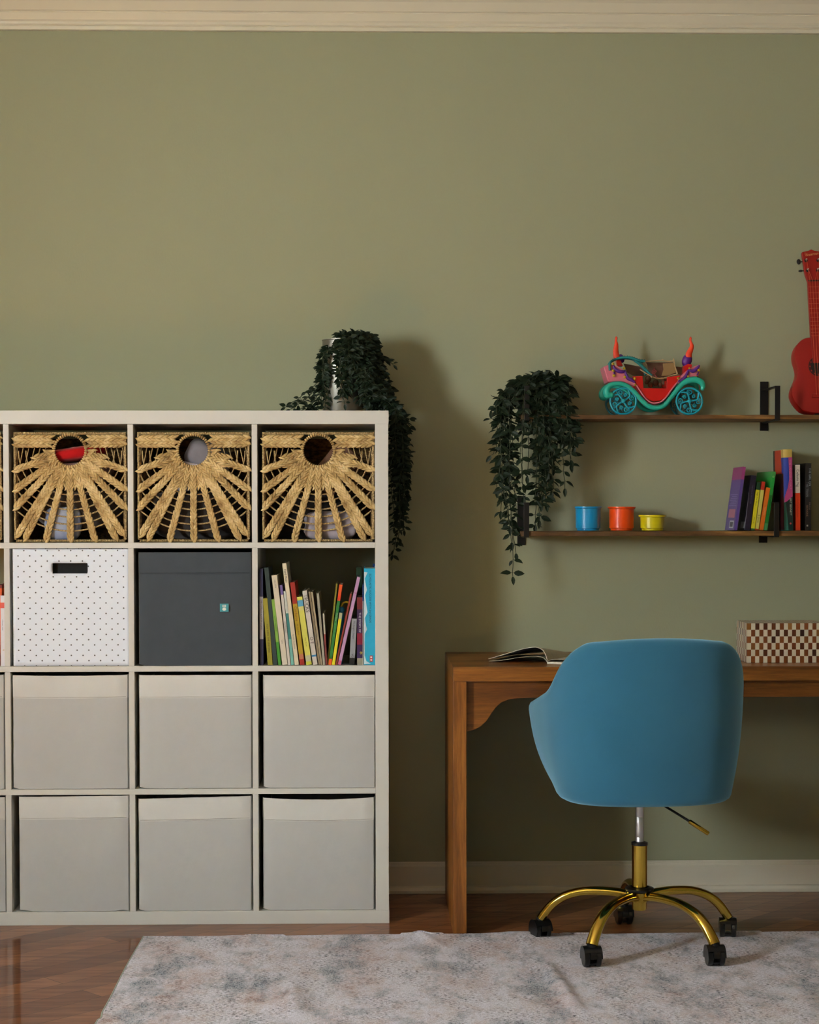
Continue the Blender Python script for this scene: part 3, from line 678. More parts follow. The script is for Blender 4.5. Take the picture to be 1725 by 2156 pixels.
# open magazine on the desk
mg = P(1153.5, 1393.5, -0.47)
M_paper = Mat('magazine_page', rgb(176, 166, 146), 0.45); M_paper.color(M_paper.mix(M_paper.noise(M_paper.coord((1, 8, 1)), 30, 3), rgb(160, 150, 130), rgb(190, 182, 162))); M_paper = M_paper.m
M_print = Mat('magazine_photo_page', rgb(90, 92, 100), 0.35); M_print.color(M_print.ramp(M_print.noise(M_print.coord((1, 1, 1)), 14, 3), [(0.35, rgb(20, 22, 26)), (0.5, rgb(96, 98, 108)), (0.6, rgb(150, 146, 150))])); M_print = M_print.m
mag = thing('open_magazine', (mg.x, -0.47, DT+0.0005), 'open magazine with pages curling up on the desk left of the chair', 'magazine', rot=(0, 0, -0.42))
LQ = 0.235
def sheet(name, prof, mats, th, y0=0, y1=LQ, curve=0.0):
    b = MB(); pf = smooth_path([(s_, 0, h_) for s_, h_ in prof], 6)
    def off(k, d):
        a = pf[max(k-1, 0)]; c_ = pf[min(k+1, len(pf)-1)]; tt = (c_-a).normalized(); return pf[k]+Vector((-tt.z, 0, tt.x))*d
    T = [off(k, 0) for k in range(len(pf))]; B = [off(k, th) for k in range(len(pf))]
    rows = []
    for L_ in (T, B): rows.append([[b.bm.verts.new((p.x, y0+(y1-y0)*j/4, 0.003+(p.z-0.003)*(1-0.17*j) if p.z > 0.003 else p.z)) for j in range(5)] for p in L_])
    for li, R in enumerate(rows):
        for i in range(len(R)-1):
            for j in range(4): b.face([R[i][j], R[i+1][j], R[i+1][j+1], R[i][j+1]], li)
    n = len(pf)-1
    for i in range(n):
        for j in (0, 4): b.face([rows[0][i][j], rows[0][i+1][j], rows[1][i+1][j], rows[1][i][j]], 0)
    for i in (0, n):
        for j in range(4): b.face([rows[0][i][j], rows[0][i][j+1], rows[1][i][j+1], rows[1][i][j]], 0)
    return b.build(name, mats, mag, smooth=35)
# profile goes from spine up over and down to the left; positive offset = lower side
sheet('curled_page', [(0, 0.004), (-0.003, 0.020), (-0.012, 0.036), (-0.026, 0.045), (-0.042, 0.047), (-0.075, 0.041), (-0.12, 0.027), (-0.165, 0.013), (-0.178, 0.010)], [M_paper, M_print], 0.0016)
sheet('lower_page', [(0, 0.003), (-0.006, 0.012), (-0.018, 0.019), (-0.045, 0.021), (-0.09, 0.015), (-0.14, 0.006), (-0.176, 0.003)], [M_paper, M_paper], 0.0008)
MB().box(-0.002, 0.19, 0, LQ, 0, 0.006).build('page_block', M_pages, mag, bevel=0.001)
sheet('right_page', [(0.0, 0.007), (0.01, 0.012), (0.04, 0.013), (0.10, 0.010), (0.188, 0.0065)], [M_paper, M_paper], 0.0006)

# bone inlay box
bxp = P(1573.3, 1383.2, -0.4535); bz1 = P(1573.3, 1312.6, -0.4535).z
CK = 0.01163
Mc = Mat('bone_inlay_checker', rgb(200, 190, 170), 0.35)
tc = Mc.n('ShaderNodeTexCoord'); ad = Mc.n('ShaderNodeVectorMath', operation='MULTIPLY'); ad.inputs[1].default_value = (1/CK,)*3
Mc.l(tc.outputs['Object'], ad.inputs[0]); a2 = Mc.n('ShaderNodeVectorMath', operation='ADD'); a2.inputs[1].default_value = (0.001, 0.001, 0.0); Mc.l(ad.outputs[0], a2.inputs[0])
fl = Mc.n('ShaderNodeVectorMath', operation='FLOOR'); Mc.l(a2.outputs[0], fl.inputs[0])
sp = Mc.n('ShaderNodeSeparateXYZ'); Mc.l(fl.outputs[0], sp.inputs[0])
par = Mc.math('ABSOLUTE', Mc.math('MODULO', Mc.math('ADD', Mc.math('ADD', sp.outputs[0], sp.outputs[1]), sp.outputs[2]), 2.0))
wn = Mc.n('ShaderNodeTexWhiteNoise'); Mc.l(fl.outputs[0], wn.inputs[0])
brn = Mc.ramp(wn.outputs['Value'], [(0.0, rgb(42, 16, 12)), (0.25, rgb(92, 44, 20)), (0.5, rgb(128, 70, 28)), (0.75, rgb(104, 46, 18)), (1.0, rgb(150, 104, 44))])
bone = Mc.mix(wn.outputs['Value'], rgb(206, 196, 174), rgb(190, 182, 160))
frc = Mc.n('ShaderNodeVectorMath', operation='FRACTION'); Mc.l(a2.outputs[0], frc.inputs[0])
Mc.color(Mc.mix(par, bone, brn))
nx = 19; ny = 12; nz = 6; BXW = nx*CK; BXD = ny*CK
tag(MB().box(0, BXW, 0, BXD, 0, nz*CK).build('inlay_box', Mc.m, loc=(bxp.x, -0.4535, DT+0.0005), bevel=0.0004), 'brown and bone checkered inlay box on the desk right of the chair', 'box')
bpy.data.objects['inlay_box'].scale = (1, 1, (bz1-DT)/(nz*CK))

# ------------------------------------------------------------------ wall shelves and brackets
SY = -0.172
up_t = P(1400, 873.3, SY-0.002).z; up_b = P(1400, 882.6, SY).z; lo_t = P(1400, 1118.3, SY-0.002).z; lo_b = P(1400, 1128.6, SY).z
sx0 = P(1093, 1000, -0.09).x; sx1 = sx0+1.22
def wall_shelf(z0, z1, label):
    random.seed(int(z0*1000)); b = MB(); n = 60
    def fn(u, v):
        x = lerp(sx0, sx1, u); k = int(v*4) % 4; yy, zz = ((SY, z0), (SY, z1), (-0.001, z1), (-0.001, z0))[k]
        if yy == SY: yy += 0.0016*math.sin(x*31+z0*9)+0.0010*math.sin(x*83)
        if zz == z1 and yy < -0.1: zz += 0.0006*math.sin(x*47)
        return Vector((x-sx0-0.61, yy-SY/2, zz-z0))
    b.grid(fn, n, 4)
    for s_ in (0, 1):
        b.face([b.bm.verts.new(fn(s_, k/4)) for k in range(4)])
    bmesh.ops.remove_doubles(b.bm, verts=b.bm.verts, dist=1e-6)
    return tag(b.build('wall_shelf', M_shelf, loc=(sx0+0.61, SY/2, z0), bevel=0.001), label, 'shelf')
wall_shelf(up_b, up_t, 'upper rustic brown wall shelf holding the toy carriage')
wall_shelf(lo_b, lo_t, 'lower rustic brown wall shelf holding three cups')
def bracket(u, v_top, v_bot, zs0, zs1, label):
    c_ = P(u, (v_top+v_bot)/2, -0.003); zt = P(u, v_top, -0.003).z; zb_ = P(u, v_bot, -0.003).z
    t = thing('shelf_bracket', (c_.x, -0.002, zb_), label, 'bracket', 'black metal shelf brackets')
    H_ = zt-zb_; pw = 0.0128; sw = 0.0078; y1 = SY-0.004
    MB().box(-pw, pw, -0.002, 0.0018, 0, H_).build('wall_plate', M_blackmetal, t, bevel=0.0008)
    b = MB(); zl = zs0-zb_-0.0035; zh = zs1-zb_+0.086
    b.box(-sw, sw, y1, -0.002, zl, zl+0.003); b.box(-sw, sw, y1, -0.002, zh-0.003, zh); b.box(-sw, sw, y1-0.003, y1, zl, zh)
    b.build('strap', M_blackmetal, t, bevel=0.0006)
bracket(1609.4, 803.6, 907, up_b, up_t, 'black strap bracket of the upper shelf beside the ukulele')
bracket(1607.6, 1040, 1142.6, lo_b, lo_t, 'black strap bracket of the lower shelf under the leaning books')
bracket(1098.2, 1044, 1148, lo_b, lo_t, 'black strap bracket at the left end of the lower shelf')
bracket(1099.0, 803.6, 906.5, up_b, up_t, 'black strap bracket hidden in the hanging plant at the left end of the upper shelf')

# stacking cups
def cup(name, u0, u1, ur0, ur1, vt, vb_, col, label):
    Y = -0.105; a_ = P(u0, vb_, Y); c_ = P(u1, vb_, Y); r = (c_.x-a_.x)/2; rr = (P(ur1, vt, Y).x-P(ur0, vt, Y).x)/2; h = P(u0, vt, Y).z-lo_t-0.002
    rb = r*0.9
    t = thing(name, ((a_.x+c_.x)/2, Y, lo_t+0.0015), label, 'cup', 'plastic stacking cups on the lower shelf')
    M_ = Mat('cup_plastic', rgb(*col), 0.3, spec=0.5, coat=0.2); M_ = M_.m
    pr = [(0, 0.0015), (rb*0.93, 0.0015), (rb*0.97, 0), (rb, 0.001), (rb*1.01, 0.0062), (r, 0.0075), (r, 0.009), (r*1.01, h*0.55), (r*1.02, h-0.0065), (rr*0.99, h-0.005), (rr, h-0.0035), (rr, h-0.001), (rr*0.985, h), (r*0.97, h-0.001), (r*0.95, h*0.5), (r*0.9, 0.01), (0, 0.009)]
    MB().lathe(pr, 48).build('cup_body', M_, t, smooth=40)
    MB().lathe([(rr*0.985, h), (rr*0.999, h+0.0004), (rr+0.0006, h-0.002), (rr*0.99, h-0.0042), (r*1.02, h-0.0046)], 48).build('cup_rim', M_, t, smooth=40)
cup('stacking_cup', 1212.8, 1264.5, 1212, 1268.5, 1066.3, 1118.3, (20, 140, 196), 'blue plastic cup, leftmost on the lower shelf')
cup('stacking_cup', 1283.5, 1334.5, 1280, 1338, 1066.8, 1118.3, (232, 76, 16), 'orange plastic cup between the blue and the yellow cup')
cup('stacking_cup', 1349.3, 1398.7, 1344.8, 1402.2, 1084.3, 1118.3, (210, 196, 20), 'short yellow plastic cup on the lower shelf')

# books on the lower wall shelf
def scx(x): return 1500+x/7.667
def scy(y): return 920+y/7.667
SG = 'books on the lower wall shelf'
def sbook(label, bl, br, tl, tr, top, bands, titles=(), Yf=-0.150, depth=0.13, **kw):
    return book('book', label, scx(bl), scx(br), scx(tl), scx(tr), 1117.8, scy(top), Yf, depth, bands, SG, lo_t+0.0008, titles, **kw)
PUR = (86, 66, 136)
t = sbook('purple paperback with a pink top and white sticker, leftmost on the lower shelf', 352, 402, 492, 545, 487, [(0, .80, PUR), (.80, 1, (142, 50, 112))], depth=0.136)
bw_ = 50/7.667/704*0.97
def on_cover(nm, d0, d1, z0, z1, col, lift=0.0006):
    MB().box(-bw_-lift, -bw_, d0, d1, z0, z1).build(nm, plain(col, 0.5), t)
on_cover('barcode_sticker', 0.020, 0.078, 0.006, 0.029, (190, 192, 198)); on_cover('barcode', 0.028, 0.070, 0.010, 0.025, (70, 70, 76), 0.0009)
on_cover('cover_badge', 0.020, 0.110, 0.038, 0.064, (176, 112, 130))
for k in range(7): on_cover('text_line', 0.014+0.01*(k % 2), 0.120-0.012*(k % 3), 0.074+0.0056*k, 0.0755+0.0056*k, (140, 126, 190))
t = sbook('dark navy paperback with a pale edge line and white sticker on its side', 518, 612, 622, 716, 630, [(0, 1, (22, 16, 38))], [('THE KING IN THE WOODS', .82, .0046, (110, 100, 130))])
bw_ = 94/7.667/704*0.97
on_cover('price_sticker', 0.006, 0.060, 0.006, 0.025, (150, 152, 160))
MB().box(-bw_-0.0004, -bw_+0.0004, -0.0004, 0.0002, 0.001, 0.113).build('edge_line', plain((150, 150, 170), 0.5), t)
sbook('thin yellow book with a dark green top', 622, 684, 722, 786, 735, [(0, .04, (40, 90, 40)), (.04, .84, (206, 196, 30)), (.84, 1, (20, 60, 30))], [('Magic Tree House', .80, .0058, (40, 40, 20)), ('Osborne', .27, .005, (60, 60, 20))])
sbook('thin pale yellow book with a red top', 690, 748, 796, 862, 727, [(0, .03, (170, 60, 20)), (.03, .83, (200, 192, 92)), (.83, 1, (170, 40, 22))], [('JUNIE B', .70, .006, (180, 190, 90)), ('B. Jones', .32, .0075, (60, 56, 30))])
sbook('orange book leaning right between pale yellow and green', 756, 824, 872, 936, 825, [(0, 1, (206, 104, 20))], [('IMAGINARY', .55, .005, (230, 180, 130))])
t = sbook('green paperback leaning right with a darker cover side', 832, 890, 968, 1048, 566, [(0, .12, (70, 150, 90)), (.12, .6, (20, 120, 46)), (.6, .9, (36, 150, 60)), (.9, 1, (60, 140, 70))], [('THE GREEN PEOPLE WALK', .60, .005, (10, 60, 30)), ('o', .93, .012, (150, 190, 120))], yaw=0.14)
# hardback with colourful jacket
t = sbook('tall hardback with blue, pink and teal jacket and a gold spine top', 1165, 1312, 1135, 1304, 205, [(0, .40, (14, 96, 84)), (.40, .90, (28, 54, 150)), (.90, 1, (196, 168, 84))], yaw=-0.0, round_=0.003, Yf=-0.156)
h_ = 0.2505
def band(poly, col, nm='jacket_shape', y=-0.0036):
    w_ = 147/7.667/704*0.97
    b = MB(); b.prism([(x*w_, z) for x, z in poly], y, y+0.0035).build(nm, plain(col, 0.45), t)
HH = (P(1660, scy(205), -0.156).z-lo_t)
band([(0.55, .90*HH), (0.98, .90*HH), (0.98, .42*HH), (0.35, .36*HH), (0.04, .345*HH), (0.10, .42*HH), (0.42, .52*HH), (0.62, .62*HH), (0.62, .74*HH)], (172, 62, 118))
band([(0.20, .36*HH), (0.98, .42*HH), (0.98, .005*HH), (0.45, .005*HH)], (12, 36, 32), y=-0.0034)
sp_ = 147/7.667/704*0.97
text('title', 'THE VANISHING HALF', 0.0082, plain((196, 120, 150), .5), t, (sp_*0.72, -0.0046, .87*HH), (math.pi/2, math.pi/2, 0), 1.08)
text('author', 'BRIT BENNETT', 0.0082, plain((190, 196, 180), .5), t, (sp_*0.72, -0.0046, .395*HH), (math.pi/2, math.pi/2, 0), 0.95)
MB().sphere((sp_*0.7, -0.0040, .085*HH), 0.003, 10, 6, sc=(1, 0.2, 1)).build('publisher_mark', plain((176, 60, 60), .5), t)
# the jacket art continues on the front board that faces left, its lower part in painted shade
def board(poly, col, nm='jacket_art_and_shade'):
    b = MB(); va = [b.bm.verts.new((-0.0004, y, z)) for y, z in poly]; vb2 = [b.bm.verts.new((0.0001, y, z)) for y, z in poly]
    b.face(va); b.face(list(reversed(vb2)))
    for k in range(len(poly)): b.face([va[k], va[(k+1) % len(poly)], vb2[(k+1) % len(poly)], vb2[k]])
    b.build(nm, plain(col, 0.45), t)
board([(0.030, .995*HH), (0.108, .995*HH), (0.108, .70*HH), (0.022, .70*HH)], (184, 50, 22))
board([(0.108, .995*HH), (0.128, .995*HH), (0.128, .0*HH+.002), (0.108, .002)], (26, 26, 24))
board([(0.0, .70*HH), (0.108, .70*HH), (0.108, .002), (0.0, .002)], (52, 12, 14))  # red board painted dark where the neighbouring books shade it
sbook('slim paperback, cream above and red-orange below, right of the tall hardback', 1346, 1426, 1340, 1420, 452, [(0, .57, (206, 56, 18)), (.57, 1, (196, 188, 176))], [('Celeste Ng', .93, .0115, (44, 38, 34)), ('Little Fires Everywhere', .50, .0062, (150, 30, 10))])
t = sbook('black paperback with grey smoky lettering at the right end of the row', 1502, 1600, 1504, 1606, 425, [(0, .5, (14, 13, 14)), (.5, .68, (34, 34, 36)), (.68, 1, (14, 13, 14))], [('THE GIRL ON', .93, .0085, (150, 156, 160), 1.05, .74), ('THE TRAIN', .72, .009, (120, 124, 128), 1.0, .30), ('PAULA', .42, .0075, (130, 110, 100), 1.0, .74), ('HAWKINS', .38, .0075, (150, 110, 90), 1.0, .30)])
MB().box(0.004, 0.0085, -0.0008, 0, 0.012, 0.017).build('publisher_mark', plain((170, 166, 160), .5), t)

# ------------------------------------------------------------------ toy carriage on the upper shelf
cc = P(1379, 873, -0.100)
carriage = thing('toy_carriage', (cc.x, -0.100, up_t), 'toy carriage with turquoise scroll wheels, red seat tub and coral plumes on the upper shelf', 'toy carriage')
CL = carriage.location.copy()
def K(cx, cy, Y=-0.150):
    return P(1240+cx/6.389, 690+cy/6.389, Y)-CL
S_ = 1/6.389/704                               # metres per crop pixel
TURQ = plain((34, 168, 148), 0.35); WHEEL = plain((14, 150, 172), 0.35); RED = plain((196, 18, 14), 0.35)
PINK = plain((206, 112, 130), 0.4); PURPLE = plain((86, 30, 128), 0.4); BEAD = plain((186, 158, 24), 0.35)
CORAL = plain((232, 66, 30), 0.45); TEAL = plain((16, 120, 124), 0.4); CRM = plain((176, 146, 104), 0.4)
DKTEAL = plain((10, 84, 92), 0.4); MAUVE = plain((128, 88, 76), 0.5)
def wheel(cx, cy, Y, ph, mat_):
    c = K(cx, cy, Y); c.z = 0.0421; r = 0.0420
    b = MB()
    b.tube([(r*0.925*math.cos(a), 0, r*0.925*math.sin(a)) for a in [2*math.pi*k/48 for k in range(48)]], 0.0031, 8, closed=True, flat=1.2)
    for k in range(4):
        a0 = ph+k*math.pi/2
        def pt(rr, a): return Vector((rr*math.cos(a), 0, rr*math.sin(a)))
        # scroll spoke: stem plus two spirals
        b.tube(smooth_path([pt(0.004, a0), pt(r*0.35, a0+0.02), pt(r*0.62, a0+0.14), pt(r*0.90, a0+0.62)], 5), 0.0030, 6)
        for (cr, ca, sr, dr) in ((0.66, a0-0.20, 0.0088, 1), (0.46, a0+0.74, 0.0058, -1)):
            cc_ = pt(r*cr, ca)
            b.tube([cc_+pt(sr*(1-0.78*q/22), ca+0.8+dr*q*0.40) for q in range(23)], 0.0020, 6)
    b.sphere((0, -0.002, 0), 0.0065, 14, 8, sc=(1, 0.8, 1))
    o = b.build('wheel', mat_, carriage, loc=c, smooth=True)
    return o
wheel(465, 970, -0.152, 0.55, WHEEL); wheel(1355, 970, -0.152, 0.15, WHEEL)
wheel(465, 970, -0.152, 0.9, DKTEAL).location.y = 0.048; wheel(1355, 970, -0.152, 0.4, DKTEAL).location.y = 0.048  # far pair in a darker copy of the wheel teal, shade painted in
for cx in (465, 1355):
    c = K(cx, 970); c.z = 0.0421
    MB().tube([(c.x, -0.05, c.z), (c.x, 0.05, c.z)], 0.0022, 8).build('axle', DKTEAL, carriage)
fpts = [(300, 905), (250, 900), (243, 840), (290, 775), (380, 752), (470, 762), (560, 812), (640, 890), (710, 970), (790, 1045), (870, 1075), (950, 1074), (1030, 1035), (1100, 950), (1170, 860), (1250, 765), (1340, 712), (1430, 698), (1510, 730), (1538, 790), (1520, 840)]
frad = [40, 50, 46, 38, 30, 30, 30, 31, 32, 33, 33, 33, 33, 32, 32, 36, 42, 44, 42, 34, 24]
for nm, Y in (('fender', -0.153), ('fender', -0.050)):
    pp = smooth_path([K(x, y, -0.153) for x, y in fpts], 4)
    rr = []
    for i in range(len(frad)-1): rr += [lerp(frad[i], frad[i+1], k/4)*S_ for k in range(4)]
    rr.append(frad[-1]*S_)
    for p in pp: p.y = Y-CL.y
    b = MB().tube(pp, rr, 12); b.sphere(pp[0], rr[0]*1.05, 12, 8); b.build(nm, TURQ, carriage, smooth=True)
# body tub
tub = [(590, 652), (730, 650), (742, 812), (1050, 812), (1056, 662), (1240, 640), (1185, 745), (1120, 850), (1050, 930), (960, 980), (880, 990), (800, 968), (735, 905), (665, 790)]
def xz(pts, Y=-0.150): return [(K(x, y, Y).x, K(x, y, Y).z) for x, y in pts]
b = MB(); pz_ = xz(tub)
b.prism(pz_, -0.046, -0.040); b.prism(pz_, 0.040, 0.046)
b.prism(xz([(665, 790), (735, 905), (800, 968), (880, 990), (960, 980), (1050, 930), (1120, 850), (1100, 840), (1030, 905), (950, 950), (880, 958), (805, 940), (750, 885), (690, 790)]), -0.040, 0.040)
b.prism(xz([(640, 700), (735, 700), (735, 860), (700, 850)]), -0.040, 0.040); b.prism(xz([(1060, 700), (1180, 700), (1110, 850), (1062, 860)]), -0.040, 0.040)
b.build('seat_tub', RED, carriage, bevel=0.0012, seg=2)
strip = smooth_path([K(640, 770), K(700, 860), K(765, 950), K(840, 1005), K(910, 1012), K(990, 985), K(1060, 910), K(1130, 810), K(1190, 740)], 5)
b = MB()
for yy in (-0.049, 0.047): b.tube([Vector((p.x, yy, p.z)) for p in strip], 12*S_, 6)
b.build('pink_piping', PINK, carriage, smooth=True)
# scalloped pink ends with purple swags
lp = xz([(205, 520), (260, 500), (330, 492), (400, 520), (480, 572), (540, 650), (625, 735), (640, 775), (600, 790), (540, 752), (440, 718), (280, 728), (248, 650), (225, 570)])
rp = xz([(1200, 735), (1200, 700), (1270, 620), (1340, 560), (1420, 520), (1500, 492), (1500, 600), (1480, 650), (1420, 655), (1330, 670), (1260, 710), (1210, 760)])
for q, e_ in ((lp, [(205, 520), (222, 520), (290, 722), (262, 726)]), (rp, [(1488, 495), (1503, 495), (1486, 655), (1470, 655)])):
    b = MB(); b.prism(q, -0.046, -0.042); b.prism(q, 0.042, 0.046); b.prism(xz(e_), -0.042, 0.042)
    b.build('body_end', PINK, carriage, bevel=0.001)
for pts, rr in (([(335, 505), (345, 545), (400, 585), (460, 592), (490, 585), (500, 620), (530, 680), (570, 700), (620, 735)], [10, 20, 24, 22, 12, 18, 24, 24, 12]), ([(1205, 725), (1250, 705), (1300, 660), (1330, 600), (1345, 570), (1400, 585), (1450, 555), (1490, 505)], [12, 20, 24, 16, 12, 24, 26, 12]), ([(335, 590), (345, 620), (335, 650)], [8, 12, 6]), ([(1455, 640), (1470, 610), (1475, 575)], [6, 10, 6])):
    b = MB(); pp = smooth_path([K(x, y)+Vector((0, 0.000, 0)) for x, y in pts], 4); r2 = []
    for i in range(len(rr)-1): r2 += [lerp(rr[i], rr[i+1], k/4)*S_ for k in range(4)]
    b.tube(pp, r2+[rr[-1]*S_], 8); b.build('swag', PURPLE, carriage, smooth=True)
b = MB()
for x, y, r in ((328, 485, 17), (330, 577, 19), (337, 645, 21), (478, 545, 18), (484, 664, 19), (620, 684, 19), (627, 770, 14), (1203, 680, 17), (1335, 655, 14), (1355, 545, 14), (1480, 570, 17), (1448, 655, 10)):
    b.sphere(K(x, y, -0.154), r*S_, 10, 8)
b.build('gold_beads', BEAD, carriage, smooth=True)
# plumes
def plume(base, pts, rr, ball, br, red):
    b = MB(); pp = smooth_path([K(x, y, -0.10) for x, y in pts], 5); r2 = []
    for i in range(len(rr)-1): r2 += [lerp(rr[i], rr[i+1], k/5)*S_*(1+0.05*math.sin(k*2.5+i)) for k in range(5)]
    b.tube(pp, r2+[rr[-1]*S_], 10, flat=0.7)
    o = b.build('plume', CORAL, carriage, smooth=True)
    MB().sphere(K(*ball, -0.095), br[0]*S_, 16, 10, sc=(1, 0.8, br[1]/br[0]), mtx=Matrix.Rotation(br[2], 4, 'Y')).build('plume_knob', PURPLE, o, smooth=True)
    MB().prism(xz(red, -0.10), -0.012, 0.012).build('plume_base', RED, o, bevel=0.001)
plume(None, [(385, 440), (372, 380), (365, 320), (368, 270), (372, 220), (366, 180), (371, 135), (371, 118)], [40, 42, 38, 33, 26, 15, 16, 5], (438, 415), (42, 62, -0.3), [(365, 430), (420, 440), (455, 520), (380, 520)])
plume(None, [(1345, 400), (1348, 350), (1372, 300), (1388, 250), (1378, 210), (1366, 175), (1370, 140), (1366, 122)], [46, 42, 36, 28, 20, 17, 17, 5], (1322, 440), (68, 92, 0.35), [(1268, 520), (1330, 490), (1385, 500), (1370, 560), (1290, 660), (1262, 650)])
# teal comb hood and cream seat frames
b = MB()
arc = smooth_path([K(q[0], q[1], -0.153 if q[0] < 300 else -0.135) for q in ((285, 575), (282, 520), (290, 465), (350, 430), (430, 405), (520, 400), (600, 412), (680, 440), (760, 452))], 5)
b.tube(arc, [17*S_]*len(arc), 8)
for i in range(3, len(arc), 2):
    p = arc[i]; b.tube([p, p+Vector((0.0004, 0.0, 26*S_))], [9*S_, 4*S_], 6); b.tube([p, p+Vector((0, 0.03, -6*S_))], 5*S_, 6)
b.tube([p+Vector((0, 0.032, -4*S_)) for p in arc], 10*S_, 8)
arc2 = smooth_path([K(*q, -0.12) for q in ((620, 430), (690, 490), (760, 560), (810, 610), (850, 645))], 5)
b.tube(arc2, [lerp(26, 12, k/(len(arc2)-1))*S_ for k in range(len(arc2))], 8)
for i in range(0, len(arc2), 3): b.tube([arc2[i], arc2[i]+Vector((22*S_, 0, 16*S_))], [8*S_, 3*S_], 6)
b.tube(smooth_path([K(*q, -0.12) for q in ((600, 420), (680, 470), (740, 560), (760, 640))], 5), 14*S_, 8)
b.build('hood_comb', TEAL, carriage, smooth=True)
b = MB()
b.tube(smooth_path([K(*q, -0.125) for q in ((750, 470), (780, 458), (850, 448), (930, 442), (990, 440), (1080, 455), (1145, 450), (1160, 520), (1185, 590), (1190, 625), (1120, 640), (1050, 668), (960, 682), (880, 668), (800, 630), (720, 580), (690, 560))], 5), 8*S_, 8)
b.tube([K(1140, 415, -0.125), K(1145, 450, -0.125)], 9*S_, 8)
b.sphere(K(998, 436, -0.125), 14*S_, 10, 6); b.sphere(K(848, 660, -0.13), 13*S_, 10, 6)
b.build('seat_frame', CRM, carriage, smooth=True)
Mtr = Mat('smoky_translucent_plastic', rgb(120, 88, 78), 0.25); Mtr.b.inputs['Transmission Weight'].default_value = 0.35; Mtr.color(Mtr.mix(Mtr.noise(Mtr.coord(), 40, 3), rgb(104, 70, 60), rgb(140, 104, 86)))
b = MB()
b.prism(xz([(470, 480), (690, 520), (800, 620), (760, 650), (600, 645), (520, 600)], -0.09), 0.012, 0.016)
b.prism(xz([(770, 465), (1140, 462), (1180, 620), (960, 672), (840, 640)], -0.09), 0.016, 0.020)
b.prism(xz([(1165, 520), (1260, 530), (1250, 640), (1190, 620)], -0.09), 0.012, 0.016)
b.build('seat_screen', Mtr.m, carriage, bevel=0.001)
b = MB()
b.prism(xz([(1000, 480), (1150, 470), (1180, 600), (1080, 645), (980, 650), (1010, 560)], -0.11), -0.008, -0.004)
b.build('seat_back', plain((150, 118, 74), 0.5), carriage, bevel=0.001)
b = MB(); cpt = K(880, 595, -0.125)
b.tube([cpt+Vector(((34-1.2*q)*S_*math.cos(q*0.42), 0, (34-1.2*q)*S_*math.sin(q*0.42))) for q in range(26)], 6*S_, 6)
b.tube([cpt+Vector((0, 0, 34*S_)), cpt+Vector((0, 0, 60*S_))], 6*S_, 6); b.tube([cpt+Vector((10*S_, 0, -34*S_)), cpt+Vector((40*S_, 0, -80*S_))], 8*S_, 6)
b.build('scroll_ornament', plain((134, 40, 40), 0.45), carriage, smooth=True)
b = MB()
for i, (x, y) in enumerate(((780, 730), (830, 770), (900, 740), (960, 770), (1010, 730), (800, 690), (1000, 690))): b.sphere(K(x, y, -0.09), (30+6*(i % 3))*S_, 10, 8, sc=(1, 0.7, 1.1))
b.build('seat_cushion', plain((96, 58, 34), 0.6), carriage, smooth=True)

# ------------------------------------------------------------------ red ukulele leaning on the wall
UT = math.radians(-9.5)                          # leans back to the wall
ub = P(1730, 873, -0.118)
uke = thing('ukulele', (ub.x, -0.118, up_t+0.0005), 'red ukulele standing on the upper shelf and leaning on the wall', 'ukulele', rot=(UT, -0.022, 0))
M_uke = Mat('red_matte_shell', rgb(150, 16, 8), 0.5); M_uke.color(M_uke.mix(M_uke.noise(M_uke.coord(), 6, 2), rgb(142, 12, 6), rgb(160, 20, 9))); M_uke = M_uke.m
px = 1/702
half = [(0, 0), (0.022, 0.0012), (0.045, 0.009), (0.0555, 0.019), (0.0665, 0.036), (0.0735, 0.058), (0.0715, 0.078), (0.064, 0.098), (0.0575, 0.116), (0.0545, 0.134), (0.0565, 0.152), (0.0605, 0.172), (0.0605, 0.190), (0.055, 0.208), (0.046, 0.222), (0.034, 0.232), (0.018, 0.2365), (0, 0.2365)]
half = [(x*1.17, z) for x, z in half]
hp = smooth_path([(x, 0, z) for x, z in half], 3); outl = [(p.x, p.z) for p in hp]+[(-p.x, p.z) for p in reversed(hp[1:-1])]
b = MB()
def fbody(sc, y): return [(0+x*sc, 0.118+(z-0.118)*sc, y) for x, z in outl]
layers = [(0.94, -0.0008), (0.985, 0.0), (1.0, 0.003), (1.0, 0.04), (0.97, 0.05), (0.85, 0.055)]
rings = [[b.bm.verts.new((x, y, z)) for x, z, y in fbody(sc, yy)] for sc, yy in layers]
n = len(outl)
for A, B in zip(rings, rings[1:]):
    for k in range(n): b.face([A[k], A[(k+1) % n], B[(k+1) % n], B[k]])
b.face(rings[0]); b.face(list(reversed(rings[-1])))
body = b.build('body', M_uke, uke, smooth=40)
body.location.z = 0.008                             # edge clear of the shelf when leaning
MB().prism([(-0.024, 0.0), (0.024, 0.0), (0.020, 0.006), (0.010, 0.0115), (-0.010, 0.0115), (-0.020, 0.006)], 0.004, 0.03).build('end_rest', M_black, uke, bevel=0.001)
z0 = 0.008
nk = [(-0.0178, z0+0.225), (0.0178, z0+0.225), (0.0166, z0+0.412), (0.0225, z0+0.432), (0.0255, z0+0.452), (0.0290, z0+0.50), (0.0290, z0+0.505), (0.010, z0+0.5085), (0, z0+0.513), (-0.010, z0+0.5085), (-0.0290, z0+0.505), (-0.0290, z0+0.50), (-0.0255, z0+0.452), (-0.0225, z0+0.432), (-0.0166, z0+0.412)]
MB().prism(nk, 0.0, 0.014).build('neck', M_uke, uke, bevel=0.002)
fb = MB().box(-0.0172, 0.0172, -0.004, 0.0, z0+0.155, z0+0.412).build('fretboard', M_uke, uke, bevel=0.0008)
b = MB()
